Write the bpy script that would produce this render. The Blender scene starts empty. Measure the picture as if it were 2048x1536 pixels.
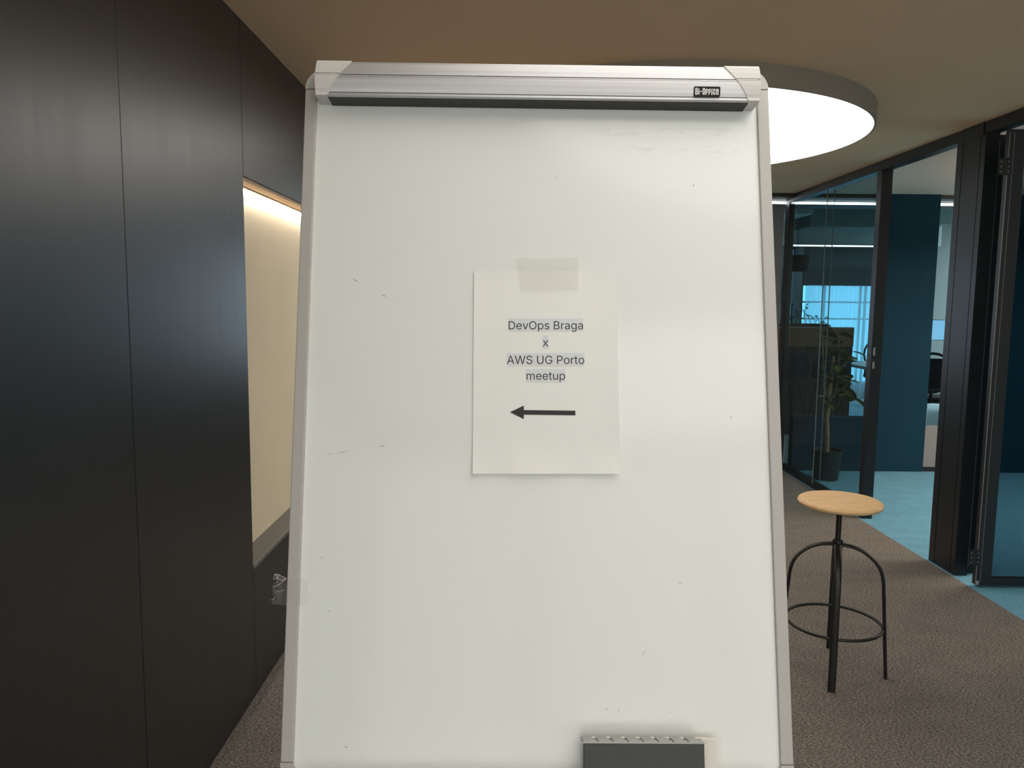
import bpy, bmesh, math, random
from mathutils import Matrix, Vector
PI = math.pi
random.seed(7)
SC = bpy.context.scene
COL = SC.collection

# ------------------------------------------------------------------ camera
cam_d = bpy.data.cameras.new('camera'); cam = bpy.data.objects.new('camera', cam_d); COL.objects.link(cam)
cam_d.sensor_width = 36.0; cam_d.sensor_fit = 'HORIZONTAL'; cam_d.lens = 36.0 * 1540.0 / 2048.0
cam_d.clip_start = 0.02; cam_d.clip_end = 200
CX = Vector((0.99993477, -0.00451954, 0.0104891))      # camera right
CD = Vector((0.00994806, -0.10653204, -0.9942595))     # camera down
CF = Vector((0.00561102, 0.994299, -0.10648013))       # camera forward
m = Matrix.Identity(4)
for i in range(3):
    m[i][0] = CX[i]; m[i][1] = -CD[i]; m[i][2] = -CF[i]
m[0][3], m[1][3], m[2][3] = 0.0, 0.0, 1.578
cam.matrix_world = m
SC.camera = cam

# ------------------------------------------------------------------ world, exposure
LAMP_E = 2.35           # round ceiling lamps
LAMP_C = (1.0, 0.945, 0.865)
ROOM_E = 10.0           # lamp inside the glazed room
STRIP_E = 130.0          # light strip in the niche
LINE_E = 7.0           # linear lights at the office edge
SKY_E = 3.1
w = bpy.data.worlds.new('daylight'); SC.world = w; w.use_nodes = True
bg = w.node_tree.nodes['Background']
bg.inputs[0].default_value = (0.86, 0.95, 1.0, 1); bg.inputs[1].default_value = SKY_E
vs = SC.view_settings
vs.view_transform = 'Standard'; vs.look = 'None'; vs.exposure = 0.0; vs.gamma = 1.0; vs.use_curve_mapping = False

# ------------------------------------------------------------------ materials
def mat(name, col, rough=0.5, metal=0.0, spec=0.5, noise=None, bump=None, emit=None, estr=0.0, alpha=None):
    """noise=(scale_xyz, amount, detail) varies the colour; bump=(scale_xyz, strength, distance)"""
    M = bpy.data.materials.new(name); M.use_nodes = True
    nt = M.node_tree; b = nt.nodes['Principled BSDF']
    b.inputs['Base Color'].default_value = (*col, 1); b.inputs['Roughness'].default_value = rough
    b.inputs['Metallic'].default_value = metal; b.inputs['Specular IOR Level'].default_value = spec
    if emit:
        b.inputs['Emission Color'].default_value = (*emit, 1); b.inputs['Emission Strength'].default_value = estr
    def tex(sc, det=4):
        tc = nt.nodes.new('ShaderNodeTexCoord'); mp = nt.nodes.new('ShaderNodeMapping')
        mp.inputs['Scale'].default_value = sc
        n = nt.nodes.new('ShaderNodeTexNoise'); n.inputs['Scale'].default_value = 1.0; n.inputs['Detail'].default_value = det
        nt.links.new(tc.outputs['Object'], mp.inputs[0]); nt.links.new(mp.outputs[0], n.inputs['Vector'])
        return n
    if noise:
        n = tex(noise[0], noise[2] if len(noise) > 2 else 4)
        r = nt.nodes.new('ShaderNodeValToRGB'); a = noise[1]
        r.color_ramp.elements[0].position = 0.3; r.color_ramp.elements[1].position = 0.7
        r.color_ramp.elements[0].color = (*[max(0, c * (1 - a)) for c in col], 1)
        r.color_ramp.elements[1].color = (*[min(1, c * (1 + a)) for c in col], 1)
        nt.links.new(n.outputs[0], r.inputs[0]); nt.links.new(r.outputs[0], b.inputs['Base Color'])
    if bump:
        n = tex(bump[0], 3); bp = nt.nodes.new('ShaderNodeBump')
        bp.inputs['Strength'].default_value = bump[1]; bp.inputs['Distance'].default_value = bump[2]
        nt.links.new(n.outputs[0], bp.inputs['Height']); nt.links.new(bp.outputs[0], b.inputs['Normal'])
    return M

def glass(name, tint, refl=1.0, rough=0.0):
    M = bpy.data.materials.new(name); M.use_nodes = True; nt = M.node_tree; nt.nodes.clear()
    o = nt.nodes.new('ShaderNodeOutputMaterial'); mx = nt.nodes.new('ShaderNodeMixShader')
    t = nt.nodes.new('ShaderNodeBsdfTransparent'); g = nt.nodes.new('ShaderNodeBsdfGlossy'); lw = nt.nodes.new('ShaderNodeLayerWeight'); pw = nt.nodes.new('ShaderNodeMath'); pw.operation = 'POWER'; pw.inputs[1].default_value = 5.0
    f = nt.nodes.new('ShaderNodeMath'); f.operation = 'MULTIPLY_ADD'; f.inputs[1].default_value = 0.5 * refl; f.inputs[2].default_value = 0.02 * refl
    lw.inputs[0].default_value = 0.5; nt.links.new(lw.outputs['Facing'], pw.inputs[0]); nt.links.new(pw.outputs[0], f.inputs[0]); t.inputs[0].default_value = (*tint, 1); g.inputs['Roughness'].default_value = rough
    g.inputs[0].default_value = (1, 1, 1, 1)
    nt.links.new(f.outputs[0], mx.inputs[0]); nt.links.new(t.outputs[0], mx.inputs[1]); nt.links.new(g.outputs[0], mx.inputs[2])
    nt.links.new(mx.outputs[0], o.inputs[0]); return M

def sheer(name, col, see, noise=None):
    """see-through film: part transparent, part diffuse / translucent"""
    M = bpy.data.materials.new(name); M.use_nodes = True; nt = M.node_tree; nt.nodes.clear()
    o = nt.nodes.new('ShaderNodeOutputMaterial'); mx = nt.nodes.new('ShaderNodeMixShader'); m2 = nt.nodes.new('ShaderNodeMixShader')
    t = nt.nodes.new('ShaderNodeBsdfTransparent'); d = nt.nodes.new('ShaderNodeBsdfDiffuse'); s = nt.nodes.new('ShaderNodeBsdfTranslucent')
    d.inputs[0].default_value = (*col, 1); s.inputs[0].default_value = (*col, 1); mx.inputs[0].default_value = 1 - see; m2.inputs[0].default_value = 0.6
    nt.links.new(d.outputs[0], m2.inputs[1]); nt.links.new(s.outputs[0], m2.inputs[2])
    nt.links.new(t.outputs[0], mx.inputs[1]); nt.links.new(m2.outputs[0], mx.inputs[2]); nt.links.new(mx.outputs[0], o.inputs[0])
    return M

def tape_mat(name, see, col, rough):
    M = bpy.data.materials.new(name); M.use_nodes = True; nt = M.node_tree
    b = nt.nodes['Principled BSDF']; o = nt.nodes['Material Output']
    b.inputs['Base Color'].default_value = (*col, 1); b.inputs['Roughness'].default_value = rough
    mx = nt.nodes.new('ShaderNodeMixShader'); t = nt.nodes.new('ShaderNodeBsdfTransparent'); mx.inputs[0].default_value = 1 - see
    nt.links.new(t.outputs[0], mx.inputs[1]); nt.links.new(b.outputs[0], mx.inputs[2]); nt.links.new(mx.outputs[0], o.inputs[0])
    return M

def carpet(name, c0, c1, c2):
    M = bpy.data.materials.new(name); M.use_nodes = True; nt = M.node_tree; b = nt.nodes['Principled BSDF']
    b.inputs['Roughness'].default_value = 0.95; b.inputs['Specular IOR Level'].default_value = 0.1
    tc = nt.nodes.new('ShaderNodeTexCoord')
    def nz(sc, det):
        mp = nt.nodes.new('ShaderNodeMapping'); mp.inputs['Scale'].default_value = sc
        n = nt.nodes.new('ShaderNodeTexNoise'); n.inputs['Scale'].default_value = 1; n.inputs['Detail'].default_value = det
        nt.links.new(tc.outputs['Object'], mp.inputs[0]); nt.links.new(mp.outputs[0], n.inputs['Vector']); return n
    n1 = nz((95, 170, 100), 5); n2 = nz((6, 9, 6), 3)
    r = nt.nodes.new('ShaderNodeValToRGB'); e = r.color_ramp.elements
    e[0].position = 0.34; e[0].color = (*c0, 1); e[1].position = 0.68; e[1].color = (*c2, 1)
    k = e.new(0.5); k.color = (*c1, 1)
    nt.links.new(n1.outputs[0], r.inputs[0])
    mx = nt.nodes.new('ShaderNodeMix'); mx.data_type = 'RGBA'; mx.blend_type = 'MULTIPLY'; mx.inputs[0].default_value = 0.35
    r2 = nt.nodes.new('ShaderNodeValToRGB'); r2.color_ramp.elements[0].position = 0.35; r2.color_ramp.elements[1].position = 0.65
    r2.color_ramp.elements[0].color = (0.7, 0.7, 0.7, 1)
    nt.links.new(n2.outputs[0], r2.inputs[0]); nt.links.new(r.outputs[0], mx.inputs[6]); nt.links.new(r2.outputs[0], mx.inputs[7])
    nt.links.new(mx.outputs[2], b.inputs['Base Color'])
    bp = nt.nodes.new('ShaderNodeBump'); bp.inputs['Strength'].default_value = 0.6; bp.inputs['Distance'].default_value = 0.004
    nt.links.new(n1.outputs[0], bp.inputs['Height']); nt.links.new(bp.outputs[0], b.inputs['Normal'])
    return M

def emitter(name, col, strength):
    return mat(name, (0.8, 0.8, 0.8), 0.5, emit=col, estr=strength)

MT = {}
MT['panel'] = mat('dark laminate', (0.006, 0.0065, 0.0075), 0.36, spec=0.5, noise=((90, 90, 1.5), 0.10, 4))
_b = MT['panel'].node_tree.nodes['Principled BSDF']; _b.inputs['IOR'].default_value = 1.95
_nt = MT['panel'].node_tree; _tc = _nt.nodes.new('ShaderNodeTexCoord'); _mp = _nt.nodes.new('ShaderNodeMapping'); _mp.inputs['Scale'].default_value = (26, 26, 0.9)
_nz = _nt.nodes.new('ShaderNodeTexNoise'); _nz.inputs['Scale'].default_value = 1.0; _nz.inputs['Detail'].default_value = 4
_mr = _nt.nodes.new('ShaderNodeMapRange'); _mr.inputs[1].default_value = 0.3; _mr.inputs[2].default_value = 0.7; _mr.inputs[3].default_value = 0.352; _mr.inputs[4].default_value = 0.382
_nt.links.new(_tc.outputs['Object'], _mp.inputs[0]); _nt.links.new(_mp.outputs[0], _nz.inputs['Vector']); _nt.links.new(_nz.outputs[0], _mr.inputs[0]); _nt.links.new(_mr.outputs[0], _b.inputs['Roughness'])
MT['gap'] = mat('panel gap', (0.006, 0.006, 0.007), 0.8)
MT['plaster'] = mat('niche plaster', (0.90, 0.77, 0.56), 0.8, noise=((3, 3, 3), 0.03))
MT['ledge'] = mat('niche ledge', (0.115, 0.107, 0.096), 0.5)
MT['ledge_edge'] = mat('niche ledge edge', (0.20, 0.19, 0.18), 0.4)
MT['soffit'] = mat('beech soffit', (0.62, 0.42, 0.26), 0.5, noise=((40, 2, 40), 0.12))
MT['strip_case'] = mat('strip profile', (0.16, 0.15, 0.14), 0.4, metal=0.3)
MT['ceiling'] = mat('taupe ceiling', (0.95, 0.69, 0.46), 0.9, bump=((120, 120, 120), 0.08, 0.001))
MT['room_ceiling'] = mat('light-tinted room ceiling', (0.95, 0.76, 0.64), 0.9, bump=((120, 120, 120), 0.08, 0.001))  # same ceiling, tinted warmer to offset the blue carpet's bounce light
MT['carpet'] = carpet('grey brown carpet', (0.085, 0.073, 0.064), (0.20, 0.176, 0.155), (0.36, 0.325, 0.29))
MT['blue_carpet'] = carpet('blue carpet', (0.12, 0.30, 0.41), (0.165, 0.38, 0.51), (0.21, 0.45, 0.59))
MT['black_metal'] = mat('black powder coat', (0.014, 0.016, 0.019), 0.38, spec=0.5)
MT['navy'] = mat('navy wall', (0.010, 0.043, 0.070), 0.85, spec=0.15, noise=((2, 2, 2), 0.06))
MT['glass'] = glass('tinted partition glass', (0.79, 0.865, 0.88), 0.8)
MT['door_glass'] = glass('dark door glass', (0.38, 0.46, 0.50), 0.4)
MT['clear'] = glass('window glass', (0.97, 0.98, 0.98), 0.6)
MT['warming_pane'] = glass('light warming window glass', (0.82, 0.765, 0.70), 0.6)  # tint warms the daylight of the added rear window
MT['grey_pane'] = glass('grey tinted window glass', (0.74, 0.79, 0.84), 0.5)
MT['daylight_blue_pane'] = glass('daylight blue window glass', (0.50, 0.84, 0.98), 0.6)  # blue of the office daylight is put into the glass colour
MT['joint'] = mat('glass joint', (0.20, 0.22, 0.22), 0.3)
MT['white_metal'] = mat('lamp rim', (0.36, 0.31, 0.26), 0.6)
MT['lamp'] = emitter('lamp diffuser', LAMP_C, LAMP_E)
MT['room_lamp'] = emitter('room lamp diffuser', (1.0, 0.90, 0.76), ROOM_E)
MT['office_fill'] = emitter('office fill diffuser', (0.78, 0.97, 1.0), 20.0)  # for the unseen panels added to brighten the office
MT['added_uplight'] = emitter('added room upglow', (1.0, 0.80, 0.60), 3.5)
MT['strip'] = emitter('niche light strip', (1.0, 0.93, 0.82), STRIP_E)
MT['line'] = emitter('linear light', (0.95, 1.0, 1.0), LINE_E)
MT['taupe'] = mat('taupe wall', (0.24, 0.22, 0.20), 0.8)
MT['silver'] = mat('satin steel', (0.62, 0.58, 0.52), 0.35, metal=0.8)
# easel
MT['alu'] = mat('brushed aluminium', (0.56, 0.56, 0.57), 0.50, metal=0.8, noise=((2, 300, 300), 0.07), bump=((1.5, 500, 500), 0.05, 0.0005))
MT['frame'] = mat('grey frame plastic', (0.46, 0.44, 0.415), 0.42)
MT['cap'] = mat('off white plastic', (0.62, 0.60, 0.57), 0.45)
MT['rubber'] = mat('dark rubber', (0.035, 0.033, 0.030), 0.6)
MT['ink'] = mat('black ink', (0.008, 0.008, 0.009), 0.5)
MT['mark'] = mat('grey pen mark', (0.16, 0.15, 0.13), 0.6)
MT['plate'] = mat('black name plate', (0.006, 0.006, 0.006), 0.5, spec=0.25)
MT['plate_text'] = mat('silver lettering', (0.72, 0.70, 0.66), 0.5)
MT['paper'] = mat('printer paper', (0.84, 0.83, 0.80), 0.85, noise=((14, 14, 14), 0.012))
MT['hilite'] = mat('pale grey highlight', (0.70, 0.71, 0.735), 0.85)
MT['tape'] = tape_mat('frosted tape', 0.86, (0.80, 0.80, 0.74), 0.35)
MT['tape2'] = tape_mat('clear tape', 0.91, (0.72, 0.70, 0.66), 0.2)
MT['tape3'] = tape_mat('stuck tape', 0.93, (0.70, 0.69, 0.63), 0.3)
MT['crease_glint'] = mat('tape crease', (0.75, 0.75, 0.74), 0.3)  # white threads paint the glints along the tape folds
MT['eraser'] = mat('dark grey eraser plastic', (0.050, 0.051, 0.050), 0.5)
MT['grip'] = mat('satin grey grip', (0.40, 0.40, 0.39), 0.4, metal=0.3)
MT['felt'] = mat('white felt', (0.78, 0.74, 0.69), 0.9, bump=((300, 300, 300), 0.3, 0.001))
# stool
MT['wood'] = mat('light beech', (0.98, 0.62, 0.33), 0.42, spec=0.3, noise=((6, 60, 6), 0.10, 3))
MT['blackmat'] = mat('matt black steel', (0.012, 0.011, 0.010), 0.42)
# room and office
MT['pot'] = mat('charcoal pot', (0.050, 0.048, 0.046), 0.6)
MT['soil'] = mat('potting soil', (0.03, 0.022, 0.016), 0.95)
MT['bark'] = mat('pale bark', (0.30, 0.20, 0.11), 0.8, noise=((30, 30, 8), 0.35))
MT['leaf'] = mat('green leaf', (0.15, 0.20, 0.06), 0.5, noise=((20, 20, 20), 0.2))
MT['leaf2'] = mat('yellow green leaf', (0.24, 0.24, 0.06), 0.5)
MT['leaf_dark'] = mat('dark foliage', (0.02, 0.035, 0.03), 0.6)
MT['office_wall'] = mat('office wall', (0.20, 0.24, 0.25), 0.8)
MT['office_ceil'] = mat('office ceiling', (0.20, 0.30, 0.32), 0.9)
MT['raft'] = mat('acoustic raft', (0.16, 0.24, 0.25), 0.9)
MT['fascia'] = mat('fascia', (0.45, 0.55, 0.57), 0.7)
MT['blind_dark'] = mat('dark blind', (0.035, 0.055, 0.065), 0.8)
MT['blind_mid'] = mat('mid blind', (0.07, 0.10, 0.115), 0.8)
MT['blind_grey'] = sheer('grey blind', (0.32, 0.34, 0.34), 0.12)
MT['curtain'] = sheer('sheer curtain', (0.86, 0.88, 0.92), 0.40)
MT['brown'] = mat('brown wood veneer', (0.22, 0.135, 0.07), 0.5, noise=((2, 20, 20), 0.2))
MT['pale_edge'] = mat('pale edging', (0.45, 0.45, 0.42), 0.5)
MT['charcoal'] = mat('charcoal panel', (0.05, 0.045, 0.04), 0.6)
MT['blue_shell'] = mat('blue shell seat', (0.015, 0.07, 0.11), 0.5)
MT['desk'] = mat('pale desk top', (0.72, 0.68, 0.62), 0.4)
MT['screen'] = mat('lit screen', (0.03, 0.03, 0.03), 0.4, emit=(0.22, 0.62, 0.95), estr=0.75)
MT['mesh_black'] = mat('black chair fabric', (0.012, 0.013, 0.015), 0.7)
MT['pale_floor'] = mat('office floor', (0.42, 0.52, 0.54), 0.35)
MT['half_panel'] = mat('grey half height panel', (0.27, 0.25, 0.235), 0.6)
MT['drum'] = mat('dark drum shade', (0.015, 0.016, 0.014), 0.9)
MT['outside'] = mat('outside facade', (0.55, 0.60, 0.66), 0.9)

# whiteboard with faint ghosts of erased writing in its top right
def board_material():
    M = mat('whiteboard', (0.80, 0.81, 0.785), 0.14, spec=0.5, bump=((260, 260, 260), 0.03, 0.0004))
    nt = M.node_tree; b = nt.nodes['Principled BSDF']; L = nt.links.new
    b.inputs['Coat Weight'].default_value = 0.0
    tc = nt.nodes.new('ShaderNodeTexCoord'); sp = nt.nodes.new('ShaderNodeSeparateXYZ'); L(tc.outputs['Object'], sp.inputs[0])
    mp = nt.nodes.new('ShaderNodeMapping'); mp.inputs['Scale'].default_value = (45, 1, 130); L(tc.outputs['Object'], mp.inputs[0])
    n = nt.nodes.new('ShaderNodeTexNoise'); n.inputs['Scale'].default_value = 1; n.inputs['Detail'].default_value = 3; L(mp.outputs[0], n.inputs['Vector'])
    def mth(op, a, c, d=None):
        k = nt.nodes.new('ShaderNodeMath'); k.operation = op
        for i, v in enumerate((a, c, d)):
            if v is None: continue
            if isinstance(v, (int, float)): k.inputs[i].default_value = v
            else: L(v, k.inputs[i])
        return k.outputs[0]
    def band(sock, c, h):     # 1 inside |x-c|<h, soft edges
        a = mth('ABSOLUTE', mth('SUBTRACT', sock, c), 0)
        k = nt.nodes.new('ShaderNodeMapRange'); L(a, k.inputs[0]); k.inputs[1].default_value = h; k.inputs[2].default_value = h * 0.6
        k.inputs[3].default_value = 0; k.inputs[4].default_value = 1; return k.outputs[0]
    r1 = mth('MULTIPLY', band(sp.outputs['Z'], 0.936, 0.011), band(sp.outputs['X'], 0.20, 0.15))
    r2 = mth('MULTIPLY', band(sp.outputs['Z'], 0.910, 0.009), band(sp.outputs['X'], 0.225, 0.115))
    k = nt.nodes.new('ShaderNodeMapRange'); L(n.outputs[0], k.inputs[0]); k.inputs[1].default_value = 0.5; k.inputs[2].default_value = 0.62
    f = mth('MULTIPLY', mth('MULTIPLY', mth('ADD', r1, r2), k.outputs[0]), 0.13)
    mx = nt.nodes.new('ShaderNodeMix'); mx.data_type = 'RGBA'; L(f, mx.inputs[0])
    mx.inputs[6].default_value = (0.80, 0.81, 0.785, 1); mx.inputs[7].default_value = (0.40, 0.38, 0.34, 1)
    L(mx.outputs[2], b.inputs['Base Color'])
    return M
MT['board'] = board_material()

# ------------------------------------------------------------------ helpers
def tag(o, label=None, cat=None, group=None, kind=None):
    if label: o['label'] = label
    if cat: o['category'] = cat
    if group: o['group'] = group
    if kind: o['kind'] = kind
    return o
def empty(name, loc=(0, 0, 0), rz=0.0, mtx=None):
    o = bpy.data.objects.new(name, None); COL.objects.link(o); o.empty_display_size = 0.1
    if mtx is not None: o.matrix_world = mtx
    else: o.location = loc; o.rotation_euler = (0, 0, rz)
    return o
def obj(name, bm, material, parent=None, smooth=False, mtx=None):
    me = bpy.data.meshes.new(name)
    bmesh.ops.recalc_face_normals(bm, faces=bm.faces[:])
    bm.to_mesh(me); bm.free()
    if smooth:
        me.polygons.foreach_set('use_smooth', [True] * len(me.polygons))
        try: me.set_sharp_from_angle(angle=math.radians(40))
        except Exception: pass
    me.materials.append(MT[material] if isinstance(material, str) else material)
    o = bpy.data.objects.new(name, me); COL.objects.link(o)
    if parent: o.parent = parent
    if mtx is not None: o.matrix_local = mtx
    return o
def BM(): return bmesh.new()
def box(bm, x0, x1, y0, y1, z0, z1, bev=0.0, seg=2):
    t = bmesh.new(); bmesh.ops.create_cube(t, size=1)
    for v in t.verts:
        v.co = Vector(((x0 + x1) / 2 + v.co.x * (x1 - x0), (y0 + y1) / 2 + v.co.y * (y1 - y0), (z0 + z1) / 2 + v.co.z * (z1 - z0)))
    if bev > 0: bmesh.ops.bevel(t, geom=t.edges[:], offset=bev, segments=seg, affect='EDGES', profile=0.5)
    merge(bm, t); return bm
def merge(bm, t, mtx=None):
    if mtx is not None: t.transform(mtx)
    me = bpy.data.meshes.new('tmp'); t.to_mesh(me); t.free(); bm.from_mesh(me); bpy.data.meshes.remove(me)
def bx(*a, **k): return box(BM(), *a, **k)
def lathe(bm, pts, seg=48, c=(0, 0, 0)):
    """pts (r,z) top to bottom or reverse, closed on the axis when r=0"""
    rings = []
    for r, z in pts:
        if r < 1e-6: rings.append([bm.verts.new((c[0], c[1], c[2] + z))])
        else: rings.append([bm.verts.new((c[0] + r * math.cos(2 * PI * i / seg), c[1] + r * math.sin(2 * PI * i / seg), c[2] + z)) for i in range(seg)])
    for a, b in zip(rings, rings[1:]):
        for i in range(seg):
            j = (i + 1) % seg
            if len(a) == 1 and len(b) == 1: continue
            if len(a) == 1: bm.faces.new((a[0], b[i], b[j]))
            elif len(b) == 1: bm.faces.new((a[i], a[j], b[0]))
            else: bm.faces.new((a[i], a[j], b[j], b[i]))
    return bm
def tube(bm, path, r, seg=10, r2=None, closed=False, side=None, radii=None):
    """sweep an ellipse (r along 'side', r2 along the other normal) along a path"""
    P = [Vector(p) for p in path]; n = len(P); r2 = r if r2 is None else r2; rings = []
    up = None
    for i, p in enumerate(P):
        if closed: t = (P[(i + 1) % n] - P[i - 1]).normalized()
        else: t = (P[min(i + 1, n - 1)] - P[max(i - 1, 0)]).normalized()
        if side is not None: s = Vector(side)
        elif up is None: s = t.orthogonal()
        else: s = up
        s = (s - t * s.dot(t)).normalized(); up = s; q = t.cross(s)
        k = radii[i] if radii else 1.0
        rings.append([bm.verts.new(p + s * (r * k * math.cos(2 * PI * j / seg)) + q * (r2 * k * math.sin(2 * PI * j / seg))) for j in range(seg)])
    rr = list(zip(rings, rings[1:])) + ([(rings[-1], rings[0])] if closed else [])
    for a, b in rr:
        for j in range(seg):
            bm.faces.new((a[j], a[(j + 1) % seg], b[(j + 1) % seg], b[j]))
    if not closed: bm.faces.new(rings[0][::-1]); bm.faces.new(rings[-1])
    return bm
def prism(bm, pts, z0, z1, axis='z'):
    """extrude a 2-D outline; axis names the extrusion direction"""
    def co(a, b, h):
        return (a, b, h) if axis == 'z' else ((a, h, b) if axis == 'y' else (h, a, b))
    A = [bm.verts.new(co(a, b, z0)) for a, b in pts]; B = [bm.verts.new(co(a, b, z1)) for a, b in pts]
    n = len(pts); bm.faces.new(A[::-1]); bm.faces.new(B)
    for i in range(n): bm.faces.new((A[i], A[(i + 1) % n], B[(i + 1) % n], B[i]))
    return bm
def rrect(x0, x1, y0, y1, r, seg=5):
    out = []
    for cx, cy, a in ((x1 - r, y1 - r, 0), (x0 + r, y1 - r, 90), (x0 + r, y0 + r, 180), (x1 - r, y0 + r, 270)):
        for i in range(seg + 1):
            t = math.radians(a + 90 * i / seg); out.append((cx + r * math.cos(t), cy + r * math.sin(t)))
    return out
def copy_tree(o, parent=None):
    c = o.copy(); COL.objects.link(c); c.parent = parent
    for ch in list(o.children): copy_tree(ch, c)
    return c
def outline_mesh(name, polys, material, parent, fx, fy, n, evenodd=False):
    """flat lettering filled from outlines (overlaps and holes included), in the local xz plane facing -y"""
    from mathutils.geometry import delaunay_2d_cdt
    pts = []; edges = []
    for p in polys:
        k = len(pts); pts += [Vector((a, b)) for a, b in p]; edges += [(k + i, k + (i + 1) % len(p)) for i in range(len(p))]
    vs_, _, fs, _, _, _ = delaunay_2d_cdt(pts, edges, [], 0, 1e-4)
    box_ = [(min(b for a, b in p), max(b for a, b in p), p) for p in polys]
    def wind(x, y):
        w_ = 0
        for lo, hi, p in box_:
            if not lo < y < hi: continue
            for (x0, y0), (x1, y1) in zip(p, p[1:] + p[:1]):
                if (y0 > y) != (y1 > y) and x < (x1 - x0) * (y - y0) / (y1 - y0) + x0: w_ += 1 if (y1 > y0 or evenodd) else -1
        return w_ % 2 if evenodd else w_
    keep = [f for f in fs if wind(sum(vs_[i].x for i in f) / 3, sum(vs_[i].y for i in f) / 3) != 0]
    me = bpy.data.meshes.new(name)
    me.from_pydata([(fx(v.x) / 1000, -n, fy(v.y) / 1000) for v in vs_], [], [tuple(f) for f in keep])
    bm = bmesh.new(); bm.from_mesh(me); bmesh.ops.delete(bm, geom=[v for v in bm.verts if not v.link_faces], context='VERTS'); bm.to_mesh(me); bm.free()
    me.materials.append(MT[material])
    o = bpy.data.objects.new(name, me); COL.objects.link(o); o.parent = parent
    return o
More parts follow.
